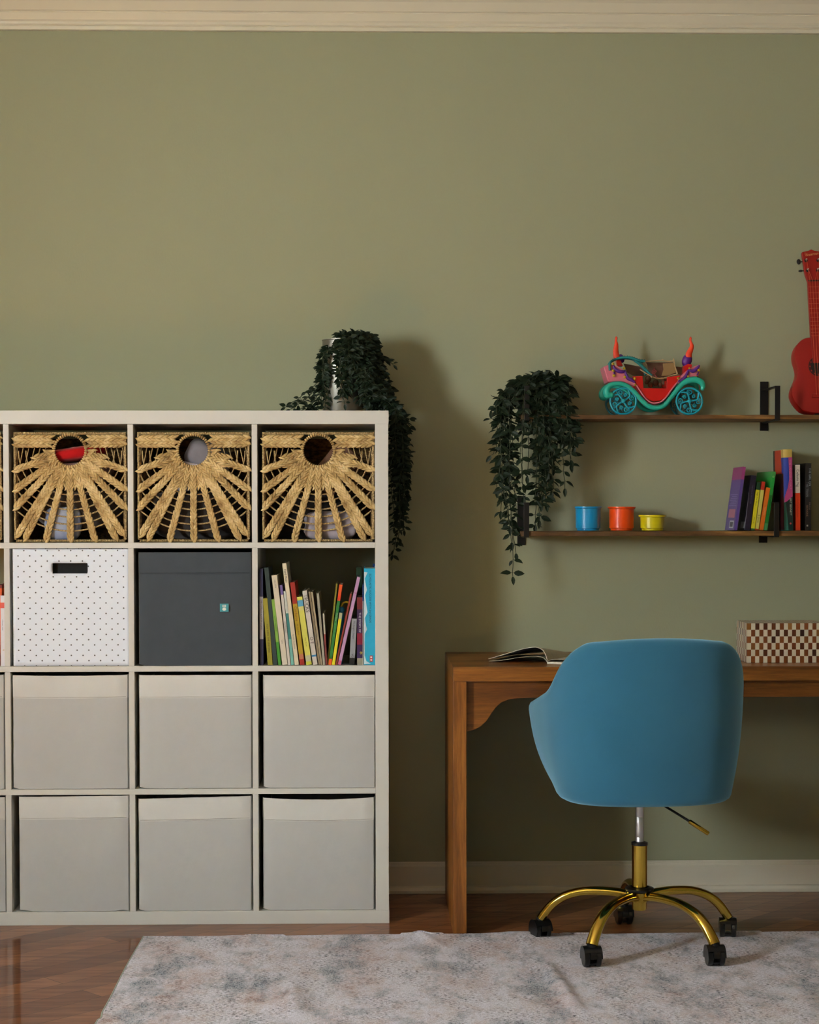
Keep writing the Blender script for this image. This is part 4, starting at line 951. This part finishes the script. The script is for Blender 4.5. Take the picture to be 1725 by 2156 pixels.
for k in range(13):
    zz = z0+0.412-0.345*(1-2**(-k/12)); b.box(-0.017, 0.017, -0.0052, -0.004, zz-0.0006, zz+0.0006)
b.build('frets', plain((180, 70, 40), 0.3), fb)
ros = MB().lathe([(0, 0), (0.031, 0), (0.031, 0.0012), (0, 0.0012)], 40, mtx=Matrix.Translation((0, -0.0012, z0+0.145)) @ Matrix.Rotation(math.pi/2, 4, 'X')).build('rosette', plain((58, 8, 6), 0.5), uke)
MB().lathe([(0, 0), (0.024, 0), (0.024, 0.0005), (0, 0.0005)], 40, mtx=Matrix.Translation((0, -0.0022, z0+0.145)) @ Matrix.Rotation(math.pi/2, 4, 'X')).build('sound_hole', M_black, ros)
b = MB()
for k in range(12):
    a = k*math.pi/6; b.box(0.0262*math.cos(a)-0.0018, 0.0262*math.cos(a)+0.0018, -0.0030, -0.0022, z0+0.145+0.0262*math.sin(a)-0.0022, z0+0.145+0.0262*math.sin(a)+0.0022)
b.build('rosette_marks', plain((150, 28, 14), 0.5), ros)
MB().box(-0.026, 0.026, -0.006, 0, z0+0.048, z0+0.060).build('bridge', M_uke, uke, bevel=0.001)
MB().box(-0.0165, 0.0165, -0.0062, 0.0, z0+0.410, z0+0.414).build('nut', plain((40, 10, 8)), uke)
for i, xx in enumerate((-0.0125, -0.0042, 0.0042, 0.0125)):
    top = [(-0.0185, z0+0.480), (-0.0155, z0+0.449), (0.0155, z0+0.449), (0.0185, z0+0.480)][i]
    MB().tube([(xx, -0.0065, z0+0.056), (xx*0.98, -0.0066, z0+0.414), (top[0], -0.006, top[1])], 0.00042, 5).build('string', plain((226, 110, 70), 0.4), uke)
    pg = MB().tube([(top[0], 0.004, top[1]), (top[0], -0.008, top[1])], [0.0026, 0.0022], 10).build('string_post', M_chrome, uke, smooth=40)
    MB().lathe([(0, -0.0006), (0.0052, -0.0006), (0.0052, 0.0004), (0, 0.0004)], 14, mtx=Matrix.Translation((top[0], -0.0008, top[1]-0.003)) @ Matrix.Rotation(math.pi/2, 4, 'X')).build('post_washer', M_black, pg)
    sgn = -1 if xx < 0 else 1; zz = top[1]+(-0.003 if abs(top[0]) > 0.017 else -0.001); wx = 0.029 if abs(top[0]) > 0.017 else 0.0262
    b = MB(); b.tube([(sgn*(wx-0.002), 0.010, zz), (sgn*(wx+0.006), 0.010, zz)], 0.0016, 8)
    if abs(top[0]) > 0.017: b.sphere((sgn*(wx+0.0095), 0.010, zz), 0.0082, 14, 10, sc=(0.82, 0.42, 1.05))
    else: b.sphere((sgn*(wx+0.0085), 0.010, zz), 0.0070, 14, 10, sc=(0.95, 1.0, 0.48))
    b.build('tuning_peg', M_black, uke, smooth=True)
text('headstock_lettering', 'Waterman', 0.0118, plain((214, 150, 100), .5), uke, (-0.0205, -0.0004, z0+0.4935), (math.pi/2, -0.16, 0), 0.82)
text('headstock_lettering', 'The', 0.0042, plain((214, 150, 100), .5), uke, (-0.0220, -0.0004, z0+0.5005), (math.pi/2, -0.1, 0), 0.9)

# ------------------------------------------------------------------ trailing plants
def leaf(b, p, d, up, L, W_, mi=0):
    d = d.normalized(); s_ = d.cross(up); s_ = s_.normalized() if s_.length > 1e-4 else d.orthogonal().normalized(); n_ = s_.cross(d)
    def q(t, x, h): return b.bm.verts.new(p+d*(t*L)+s_*(x*W_)+n_*(h*L))
    a = q(0, 0, 0); m = [q(.18, 0, .005), q(.45, 0, .008), q(.74, 0, -.02)]; e = q(1, 0, -.10)
    l = [q(.16, .34, .05), q(.42, .50, .07), q(.72, .34, .03)]; r = [q(.16, -.34, .05), q(.42, -.50, .07), q(.72, -.34, .03)]
    for f in ((a, m[0], l[0]), (a, r[0], m[0]), (m[0], m[1], l[1], l[0]), (m[0], r[0], r[1], m[1]), (m[1], m[2], l[2], l[1]), (m[1], r[1], r[2], m[2]), (m[2], e, l[2]), (m[2], r[2], e)): b.face(list(f), mi)
def vines(name_leaf, name_stem, parent, strands, seed, L=0.027, step=0.018, off=None, dens=2):
    random.seed(seed); fb_, sb_ = MB(), MB()
    off = off or parent.location
    for pts in strands:
        pp = smooth_path([Vector(p)-off for p in pts], 6)
        pp = [p+Vector((random.uniform(-1, 1), random.uniform(-.5, .5), random.uniform(-1, 1)))*0.0018 for p in pp]
        sb_.tube(pp, 0.0011, 5)
        acc = 0; side = 1
        for i in range(1, len(pp)):
            sgm = pp[i]-pp[i-1]; acc += sgm.length
            if acc > step:
                acc = 0; t_ = sgm.normalized()
                for _ in range(dens):
                    side = -side
                    lat = Vector((side*random.uniform(.5, 1), random.uniform(-.7, .35), random.uniform(-.55, .45)))
                    d = (lat+t_*random.uniform(.1, .7)).normalized()
                    l_ = L*random.uniform(.65, 1.15); p = pp[i]+d*0.004
                    sb_.tube([pp[i], p+d*0.003], 0.0006, 4)
                    leaf(fb_, p, d, Vector((random.uniform(-.6, .6), random.uniform(-1, -.2), random.uniform(-.2, 1))).normalized(), l_, l_*random.uniform(.42, .56))
        if len(pp) > 2: leaf(fb_, pp[-1], (pp[-1]-pp[-2]), Vector((0, -1, .3)), L*0.9, L*0.4)
    fb_.build(name_leaf, M_leaf, parent, fix=False); sb_.build(name_stem, M_stem, parent, smooth=True)

# potted ivy on the shelving unit
VY = -0.17; vb = P(722, 866, VY); vt = P(722, 745, VY)
vz = 1.465
ivy = thing('potted_ivy', (vb.x, VY, vz), 'trailing dark green ivy in a tall silver vase on the shelving unit', 'potted plant')
vh = P(722, 716, VY).z-vz; vr = 0.060
M_silver = Mat('silver_vase_metal', rgb(160, 156, 146), 0.42, metal=1.0).m
MB().lathe([(0, 0), (vr*0.96, 0), (vr, 0.003), (vr, vh-0.054), (vr*0.97, vh-0.052), (vr*0.97, vh-0.049), (vr, vh-0.047), (vr, vh-0.004), (vr*1.03, vh-0.002), (vr*1.03, vh), (vr*0.97, vh), (vr*0.96, vh-0.02), (0, vh-0.02)], 40).build('vase', M_silver, ivy, smooth=40)
def Q(u, v, Y): return P(u, v, Y)
random.seed(21); st = []
top = P(738, 722, VY)
def T_(dx=0, dz=0, dy=0): return top+Vector((dx, dy, dz))
for k in range(34):                                  # crown at the mouth
    a = random.uniform(0, 2*math.pi); r1 = random.uniform(0.01, 0.055)
    h_ = random.uniform(0.004, 0.018)
    st.append([T_(0, 0.0), T_(math.cos(a)*r1*0.5, h_, math.sin(a)*r1*0.5), T_(math.cos(a)*r1*1.05, h_*0.6, math.sin(a)*r1), T_(math.cos(a)*r1*1.25, -random.uniform(0, 0.05), math.sin(a)*r1*1.1)])
for k in range(50):                                  # cascading over the front and right side of the vase
    a = random.uniform(-2.12, 0.55); r1 = random.uniform(0.062, 0.078); drop = random.uniform(0.05, 0.19)
    fl = random.uniform(0.0, 0.05)*(1 if math.cos(a) > -0.1 else 0.2)
    c0, s0 = math.cos(a), math.sin(a)
    st.append([T_(0, 0.0), T_(c0*r1*0.8, 0.018, s0*r1*0.8), T_(c0*(r1+0.006), -drop*0.35, s0*(r1+0.006)), T_(c0*(r1+fl*0.6), -drop*0.7, s0*(r1+fl*0.5)), T_(c0*(r1+fl)+0.012, -drop, s0*(r1+fl*0.5))])
for (u, v, mid) in ((600, 858, (640, 830)), (612, 862, (665, 822)), (630, 862, (672, 838)), (648, 862, (680, 812)), (662, 863, (676, 840)), (625, 850, (655, 828)), (670, 862, (690, 835)), (640, 864, (668, 850)), (684, 864, (684, 800)), (655, 858, (690, 790))):
    st.append([T_(-0.01, 0.0), P(684, 742, VY-0.05), P(681, 790, VY-0.06), P(*mid, VY-0.05), P(u, v, VY-0.06)])
for k in range(38):                                  # heap sloping to the right edge of the unit
    u = random.uniform(735, 826); v = random.uniform(812, 861); Y = VY+random.uniform(-0.09, 0.06)
    if v < 812+(u-770)*0.42: v = 812+(u-770)*0.5+random.uniform(4, 16)
    v = min(v, 862)
    st.append([T_(0.04, 0), P(min(u, 775), 770, Y), P((u+772)/2, (v+775)/2+4, Y), P(u, v, Y), P(min(u+14, 838), v+3, Y-0.01)])
for k in range(22):                                  # hanging down beside the unit
    Y = -0.17+random.uniform(-0.12, 0.07); ex = random.uniform(828, 862); ev = random.choice((930, 980, 1010, 1040, 1060, 1080, 1100, 1000, 960))+random.uniform(-20, 20)
    st.append([P(790, 830, Y), P(822, 850, Y), P(lerp(834, ex, .4), 872, Y), P(ex-4, lerp(872, ev, .35), Y), P(ex-random.uniform(0, 8), lerp(872, ev, .7), Y), P(min(ex, 855)-random.uniform(-3, 14), ev, Y)])
for (ex, ev) in ((826, 1168), (836, 1140), (830, 1110), (842, 1090)):
    Y = -0.2; st.append([P(800, 835, Y), P(832, 868, Y), P(846, 930, Y), P(852, 1010, Y), P(843, 1075, Y), P((ex+848)/2, lerp(1075, ev, .5), Y), P(ex, ev, Y)])
st.append([P(800, 835, -.2), P(830, 862, -.2), P(850, 885, -.2), P(866, 898, -.2)]); st.append([P(800, 835, -.2), P(834, 870, -.2), P(850, 880, -.2), P(864, 882, -.2)])
st.append([P(740, 735, VY), P(770, 732, VY), P(790, 733, VY)])
vines('leaves', 'vines', ivy, st, 31, L=0.022, step=0.0135)

# plant hanging at the left end of the upper shelf
PYY = -0.10; pb = P(1137, 873, PYY)
hang = thing('trailing_plant', (pb.x, PYY, up_t), 'dark trailing plant spilling over the left end of the upper wall shelf', 'potted plant')
MB().lathe([(0, 0), (0.040, 0), (0.042, 0.004), (0.050, 0.088), (0.052, 0.09), (0.052, 0.096), (0.047, 0.096), (0.045, 0.08), (0, 0.08)], 32).build('pot', plain((22, 22, 20), 0.6), hang, smooth=40)
top = Vector((pb.x, PYY, up_t+0.088)); st = []
random.seed(77)
for k in range(26):
    a = random.uniform(0, 2*math.pi); r1 = random.uniform(0.02, 0.08); h_ = random.uniform(0.006, 0.036)
    st.append([T_(0, 0), T_(math.cos(a)*r1*0.5, h_, math.sin(a)*min(r1, .05)*0.5), T_(math.cos(a)*r1, h_*0.9, math.sin(a)*min(r1, .06)), T_(math.cos(a)*r1*1.3, h_*0.3-random.uniform(0, 0.03), math.sin(a)*min(r1, .065))])
for (eu, ev, ku) in ((1080, 1214, 1075), (1086, 1165, 1070), (1078, 1140, 1066), (1074, 1110, 1062), (1090, 1110, 1075), (1055, 1075, 1055), (1062, 1050, 1058), (1046, 1030, 1052), (1050, 1000, 1056), (1036, 960, 1050), (1075, 1000, 1072), (1033, 882, 1045), (1048, 870, 1052), (1060, 905, 1062), (1066, 960, 1066), (1084, 1040, 1078)):
    Y = PYY-random.uniform(0.02, 0.075)
    st.append([T_(-0.01, 0.0, -0.01), T_(-0.045, 0.022, (Y-PYY)*.6), P(ku+12, 830, Y), P(ku, 870 if ev > 900 else 850, Y), P(ku+random.uniform(-5, 4), lerp(870, ev, .45), Y), P((ku+eu)/2+random.uniform(-4, 4), lerp(870, ev, .75), Y), P(eu, ev, Y)])
for k in range(19):
    eu = random.uniform(1090, 1208); lim = lerp(1110, 985, (eu-1090)/118)
    ev = random.uniform(925, lim); Y = PYY-random.uniform(0.02, 0.09)
    ku = lerp(1137, eu, 0.85)
    st.append([T_(0, 0.0, -0.01), T_((eu-1137)/700*0.6, 0.024, -0.04), P(ku, 832, Y), P(lerp(ku, eu, .4), 880, Y), P(eu+random.uniform(-6, 6), lerp(880, ev, .5), Y), P(eu+random.uniform(-4, 4), ev, Y)])
for (eu, ev) in ((1140, 1060), (1136, 1095), (1146, 1040), (1190, 1027), (1128, 1105), (1165, 1035), (1150, 1060), (1212, 940), (1216, 885), (1205, 925), (1208, 900)):
    Y = PYY-0.07
    st.append([T_(0, 0.0, -0.02), T_((eu-1137)/700*0.5, 0.022, -0.05), P(lerp(1137, eu, .6), 840, Y), P(lerp(1137, eu, .8), min(890, ev-8), Y), P(lerp(1137, eu, .92), lerp(880, ev, .6), Y), P(eu, ev, Y)])
for k in range(12):
    eu = random.uniform(1100, 1190); ev = random.uniform(860, 900); Y = PYY-random.uniform(.05, .085)
    st.append([T_(0, 0.0, -0.02), T_((eu-1137)/700*0.6, 0.014, -0.05), P(eu, 825, Y), P(eu+random.uniform(-6, 6), 850, Y), P(eu+random.uniform(-6, 6), ev, Y)])
vines('leaves', 'vines', hang, st, 41, L=0.031, step=0.027)

# ------------------------------------------------------------------ rug
RX, RYB, RYF, RW = -0.680, -0.572, -3.0, 3.1
Mr = Mat('distressed_printed_rug', rgb(190, 180, 180), 0.95, spec=0.1, sheen=0.1)
warp = lambda sc, rz=0.0: Mr.coord(sc, (0, 0, rz))
big = Mr.noise(warp((1.3, .75, 1)), 6.6, 8, 0.74, 0.2); big2 = Mr.noise(warp((1.2, .8, 1)), 7.5, 8, 0.72, 0.2); big3 = Mr.noise(warp((1.3, 0.8, 1), 0.2), 8.5, 8, 0.78)
dot1 = Mr.noise(warp((300, 170, 1)), 1.0, 2, 0.5); dot2 = Mr.noise(warp((110, 260, 1)), 1.0, 3, 0.6); dot3 = Mr.noise(warp((330, 60, 1)), 1.0, 2, 0.6)
base = Mr.mix(big3, rgb(198, 196, 208), rgb(238, 236, 246))
mp = Mr.ramp(big2, [(0.44, (0, 0, 0, 1)), (0.62, (0.7, 0.7, 0.7, 1))]); mpd = Mr.math('MULTIPLY', mp, Mr.ramp(dot2, [(0.36, (0.35,)*3+(1,)), (0.58, (1, 1, 1, 1))]))
c1 = Mr.mix(mpd, base, rgb(184, 152, 138))
rust = Mr.ramp(big2, [(0.60, (0, 0, 0, 1)), (0.68, (1, 1, 1, 1))]); c1 = Mr.mix(Mr.math('MULTIPLY', rust, Mr.ramp(dot1, [(0.42, (0, 0, 0, 1)), (0.6, (1, 1, 1, 1))])), c1, rgb(132, 92, 78))
mb = Mr.ramp(big, [(0.49, (0, 0, 0, 1)), (0.64, (1, 1, 1, 1))]); dd1 = Mr.ramp(dot1, [(0.44, (0, 0, 0, 1)), (0.56, (1, 1, 1, 1))]); dd3 = Mr.ramp(dot3, [(0.40, (0.2, 0.2, 0.2, 1)), (0.56, (1, 1, 1, 1))])
c1 = Mr.mix(Mr.math('MULTIPLY', mb, 0.45), c1, rgb(128, 146, 158))
c2 = Mr.mix(Mr.math('MULTIPLY', mb, Mr.math('MULTIPLY', dd1, dd3)), c1, rgb(44, 76, 94))
mg_ = Mr.ramp(big3, [(0.44, (0.12, 0.12, 0.12, 1)), (0.56, (1, 1, 1, 1))]); dk = Mr.ramp(dot2, [(0.50, (0, 0, 0, 1)), (0.60, (0.9, 0.9, 0.9, 1))])
c3 = Mr.mix(Mr.math('MULTIPLY', mg_, dk), c2, rgb(78, 78, 88))
g3 = Mr.ramp(dot1, [(0.35, rgb(216, 212, 212)), (0.6, (1, 1, 1, 1))])
Mr.color(Mr.mix(0.8, c3, g3, 'MULTIPLY')); Mr.bump(Mr.noise(Mr.coord((400, 400, 1)), 1.0, 2), 0.4, 0.0012)
folds = [((P(1180, 2120, -1.3).x), -1.20, 0.10, 0.018, 0.35, 0.009), (0.0, 0, 1, 1, 0, 0)]
fa = PFL(600, 2110); fb1 = PFL(1150, 2040); fb2 = PFL(1215, 2135); fc = PFL(885, 1980); fd = PFL(1095, 1985); fe = PFL(500, 2000)
def rugz(x, y):
    z = 0.004
    def ridge(ax, ay, bx_, by_, w_, h_):
        dx, dy = bx_-ax, by_-ay; L2 = dx*dx+dy*dy; t_ = max(0, min(1, ((x-ax)*dx+(y-ay)*dy)/L2)); d = math.hypot(x-ax-dx*t_, y-ay-dy*t_)
        return h_*math.exp(-(d/w_)**2)*(0.5+0.5*math.sin(math.pi*min(1, max(0, 0.15+0.7*t_))))
    z += ridge(fb1.x, fb1.y, fb2.x, fb2.y, 0.022, 0.013)
    z += ridge(fa.x+0.01, fa.y+0.12, fa.x+0.03, fa.y-0.12, 0.03, 0.012)
    z += ridge(fa.x-0.10, fa.y+0.02, fa.x-0.02, fa.y+0.07, 0.014, 0.006)
    z += ridge(fa.x-0.10, fa.y-0.10, fa.x-0.01, fa.y-0.05, 0.014, 0.006)
    z += ridge(fc.x, RYB, fc.x+0.05, RYB-0.14, 0.018, 0.009); z += ridge(fd.x, RYB, fd.x+0.07, RYB-0.10, 0.07, 0.009)
    z += ridge(fe.x, RYB, fe.x, RYB-0.03, 0.05, 0.004); z += 0.0018*math.sin(x*6.1+1)*math.sin(y*7.3)+0.0014
    return z
b = MB(); NU, NV = 340, 150
ys = [RYB-(RYB-RYF)*(k/NV)**1.5 for k in range(NV+1)]
def edge(y): return 0.0015*math.sin(y*9)+0.006*max(0, -1.30-y)/0.05*(1 if y > -1.35 else 0)
Vt = [[b.bm.verts.new((RX+edge(y)*(1-i/NU)+RW*(i/NU), y+(0.002*math.sin(i*0.13) if j == 0 else 0), rugz(RX+RW*i/NU, y)+0.003)) for j, y in enumerate(ys)] for i in range(NU+1)]
for i in range(NU):
    for j in range(NV): b.face([Vt[i][j], Vt[i][j+1], Vt[i+1][j+1], Vt[i+1][j]])
rug = thing('area_rug', (RX+RW/2, (RYB+RYF)/2, 0), 'distressed cream rug with faded blue and rust patches on the wood floor', 'rug')
for vv in b.bm.verts: vv.co -= rug.location
rt_ = b.build('pile', Mr.m, rug, smooth=True, fix=False)
so = rt_.modifiers.new('thick', 'SOLIDIFY'); so.thickness = 0.004; so.offset = -1
b = MB(); b.tube([Vector((RX+edge(y)-0.001, y, rugz(RX, y)+0.001))-rug.location for y in ys], 0.0028, 6)
b.build('bound_edge', plain((150, 160, 146), 0.9), rug, smooth=True)

# ------------------------------------------------------------------ blue office chair
CHY = -0.702; CHX = P(1347, 1800, CHY).x
chair = thing('office_chair', (CHX, CHY, 0), 'blue velvet swivel chair on a gold five-star base at the desk', 'office chair')
legp = [(0.020, 0.134), (0.05, 0.140), (0.10, 0.142), (0.155, 0.138), (0.205, 0.122), (0.240, 0.097), (0.262, 0.070), (0.2705, 0.057)]
legw = [0.0135, 0.0140, 0.0145, 0.0150, 0.0160, 0.0165, 0.0165, 0.0165]; legh = [0.011, 0.012, 0.0120, 0.0115, 0.0120, 0.0125, 0.0125, 0.0125]
def caster(parent, x, y, rz, zf):
    c = bpy.data.objects.new('caster', None); COL.objects.link(c)
    bpy.data.objects.remove(c)
    b = MB(); R0 = 0.0255; H0 = R0
    for s_ in (-1, 1):                                    # twin wheels with hood flanges
        b.lathe([(0, 0), (R0*0.55, 0.0), (R0*0.93, 0.001), (R0, 0.004), (R0, 0.012), (R0*0.9, 0.014), (0, 0.014)], 28, mtx=Matrix.Translation((s_*0.008, 0, H0)) @ Matrix.Rotation(math.pi/2*s_, 4, 'Y'))
    hood = []
    for k in range(13):
        a = math.radians(-20+200*k/12+0); hood.append((math.cos(a)*(R0+0.003), math.sin(a)*(R0+0.003)))
    for x0, x1 in ((-0.0085, 0.0085), (-0.0235, -0.021), (0.021, 0.0235)):
        v0 = [b.bm.verts.new((x0, q[0], H0+q[1])) for q in hood]; v1 = [b.bm.verts.new((x1, q[0], H0+q[1])) for q in hood]
        b.face(v0); b.face(v1)
        for k in range(12): b.face([v0[k], v0[k+1], v1[k+1], v1[k]])
    v0 = [b.bm.verts.new((-0.0235, q[0]*1.02, H0+q[1]*1.02)) for q in hood[3:11]]; v1 = [b.bm.verts.new((0.0235, q[0]*1.02, H0+q[1]*1.02)) for q in hood[3:11]]
    for k in range(7): b.face([v0[k], v0[k+1], v1[k+1], v1[k]])
    b.tube([(0, 0, H0+0.022), (0, 0, 0.0595)], 0.0125, 14)
    b.box(-0.0085, 0.0085, -0.020, 0.020, 0.009, 0.013)
    o = b.build('caster', M_plastic_black, parent, loc=(x, y, zf), rot=(0, 0, rz), smooth=35)
    return o
spin = math.radians(0.5)
for k, cz in ((0, 0.0075), (1, 0.0075), (2, 0.006), (3, 0.0), (4, 0.006)):
    # k=0,1 front pair; 2,4 side pair; 3 rear
    az = {0: -90-36, 1: -90+36, 2: -90+108, 3: 90, 4: -90-108}[k]; a = math.radians(az)+spin
    d = Vector((math.cos(a), math.sin(a), 0)); s_ = Vector((-d.y, d.x, 0))
    pp = smooth_path([d*r+Vector((0, 0, z+0.006)) for r, z in legp], 5); rr = []
    b = MB(); rings = []
    for i, p in enumerate(pp):
        t_ = (pp[min(i+1, len(pp)-1)]-pp[max(i-1, 0)]).normalized(); nn = s_.cross(t_)
        f = i/(len(pp)-1)*(len(legw)-1); i0 = min(int(f), len(legw)-2); w_ = lerp(legw[i0], legw[i0+1], f-i0); h_ = lerp(legh[i0], legh[i0+1], f-i0)
        rings.append([b.bm.verts.new(p+s_*math.cos(q*math.pi/8)*w_+nn*math.sin(q*math.pi/8)*h_) for q in range(16)])
    for A, B in zip(rings, rings[1:]):
        for q in range(16): b.face([A[q], A[(q+1) % 16], B[(q+1) % 16], B[q]])
    b.face(rings[0]); b.face(rings[-1])
    lg = b.build('base_leg', M_gold, chair, smooth=50)
    e = d*0.2715
    caster(lg, e.x, e.y, {0: 0.12, 1: 0.05, 2: -0.15, 3: 0.1, 4: 0.35}[k], cz)
MB().lathe([(0, 0.104), (0.018, 0.104), (0.020, 0.108), (0.020, 0.124), (0.026, 0.134), (0.033, 0.144), (0.034, 0.153), (0.026, 0.160), (0, 0.160)], 32).build('base_hub', M_gold, chair, smooth=40)
b = MB(); b.lathe([(0.036, 0.155), (0.0385, 0.158), (0.0385, 0.163), (0.026, 0.1665), (0.022, 0.160)], 32); b.build('hub_ring', M_plastic_black, chair, smooth=40)
MB().lathe([(0, 0.163), (0.0205, 0.163), (0.0205, 0.279), (0, 0.279)], 32).build('gold_sleeve', M_gold, chair, smooth=40)
MB().lathe([(0, 0.279), (0.0222, 0.279), (0.0222, 0.286), (0.0125, 0.289), (0, 0.289)], 32).build('sleeve_collar', M_plastic_black, chair, smooth=40)
MB().lathe([(0, 0.281), (0.0112, 0.286), (0.0112, 0.300), (0.0109, 0.3005), (0.0112, 0.301), (0.0112, 0.355), (0.0109, 0.3555), (0.0112, 0.356), (0.0112, 0.42), (0, 0.42)], 24).build('gas_cylinder', M_chrome, chair, smooth=40)
MB().box(-0.10, 0.10, -0.09, 0.09, 0.405, 0.425).build('seat_mechanism', M_plastic_black, chair, bevel=0.004)
L0 = P(1400, 1697, -0.76)-chair.location; L1 = P(1451, 1728.5, -0.78)-chair.location; L2 = P(1493, 1756, -0.80)-chair.location
lv = MB().tube([L0+Vector((-0.03, 0.03, 0.018)), L0, L1], 0.0034, 8).build('tilt_lever', M_plastic_black, chair, smooth=40)
MB().tube([L1, L1+(L2-L1)*0.04, L1+(L2-L1)*0.96, L2], [0.0035, 0.0058, 0.0058, 0.004], 12).build('lever_grip', M_gold, lv, smooth=40)
# upholstered tub shell
CROT = math.radians(5)
plan = [(-0.262, 0.235), (-0.274, 0.160), (-0.279, 0.080), (-0.276, 0.0), (-0.265, -0.070), (-0.241, -0.130), (-0.202, -0.178), (-0.147, -0.213), (-0.076, -0.232), (0, -0.238)]
topz = [0.632, 0.654, 0.670, 0.690, 0.718, 0.792, 0.834, 0.844, 0.850, 0.852]
plan = plan+[(-x, y) for x, y in reversed(plan[:-1])]; topz = topz+list(reversed(topz[:-1]))
pl = smooth_path([(x, y, z) for (x, y), z in zip(plan, topz)], 6)
ZB = 0.414
def shell_pt(i, t, inset=0.0):
    p = pl[i]; a = pl[max(i-1, 0)]; c_ = pl[min(i+1, len(pl)-1)]
    tg = Vector((c_.x-a.x, c_.y-a.y, 0)).normalized(); n_ = Vector((-tg.y, tg.x, 0))        # points inward
    if n_.dot(Vector((-p.x, -p.y-0.02, 0))) < 0: n_ = -n_
    f = (p.y+0.238)/0.473                      # 0 back .. 1 arm front
    zt = p.z
    kx = lerp(0.045, 0.255, min(1, f*1.4)); ky = lerp(0.02, 0.30, min(1, f*1.2))
    q = (1-t)
    sh = 1-kx*(0.36*q+0.64*q**2.9); sy_ = 1-ky*(0.36*q+0.64*q**2.9)
    x = p.x*sh; y = p.y*sy_ if p.y > 0 else p.y*(1-0.10*q**2.2)
    z = ZB+(zt-ZB)*t
    # outward crown of the back
    y -= 0.012*math.sin(math.pi*t)*(1-f)**2
    return Vector((x, y, z))+n_*inset
b = MB(); NT = 26; n = len(pl)
sec = []                                        # closed section: outer up, rolled top, inner down
TH = 0.046
prof = [(0.0, TH*0.9), (0.0, TH*0.5), (0.004, TH*0.22), (0.018, TH*0.06)] + [(lerp(0.04, 0.955, k/NT), 0.0) for k in range(NT+1)]+[(0.978, TH*0.06), (0.992, TH*0.2), (1.0, TH*0.45), (0.994, TH*0.74), (0.98, TH*0.92), (0.955, TH)]+[(lerp(0.93, 0.06, k/30), TH) for k in range(31)]
V = [[b.bm.verts.new(shell_pt(i, t, ins)) for t, ins in prof] for i in range(n)]
for i in range(n-1):
    for j in range(len(prof)-1): b.face([V[i][j], V[i+1][j], V[i+1][j+1], V[i][j+1]])
for i, sg in ((0, 1), (n-1, -1)):               # rounded arm fronts
    mid = [b.bm.verts.new((V[i][j].co+V[i][len(prof)-1-j].co)/2+Vector((0, 0.018, 0))) for j in range(len(prof)//2)]
    for j in range(len(mid)-1):
        k = len(prof)-1-j
        b.face([V[i][j], V[i][j+1], mid[j+1], mid[j]]); b.face([V[i][k], mid[j], mid[j+1], V[i][k-1]])
    b.face([V[i][len(mid)-1], V[i][len(mid)], mid[-1]]) if len(prof) % 2 else None
shell = b.build('upholstered_shell', M_velvet, chair, rot=(0, 0, CROT), smooth=True)
b = MB()
def seatf(u, v):
    a = u*2*math.pi; p = v*math.pi-math.pi/2
    def se(x, k): return math.copysign(abs(x)**k, x)
    return Vector((0.205*se(math.cos(a), .6)*se(math.cos(p), .35), 0.215*se(math.sin(a), .6)*se(math.cos(p), .35)+0.015, 0.455+0.045*se(math.sin(p), .6)))
b.grid(seatf, 40, 14, closed_u=True)
b.build('seat_cushion', M_velvet, chair, rot=(0, 0, CROT), smooth=True)
# underside pan joining shell and cushion
b = MB()
ring0 = [shell_pt(i, 0.0, TH*0.9) for i in range(n)]
vs = [b.bm.verts.new(p) for p in ring0]; vs2 = [b.bm.verts.new(p+Vector((0, 0, 0.02))) for p in ring0]
b.face(vs); b.face(list(reversed(vs2)))
for i in range(n): b.face([vs[i], vs[(i+1) % n], vs2[(i+1) % n], vs2[i]])
b.build('seat_pan', M_black, chair, rot=(0, 0, CROT))
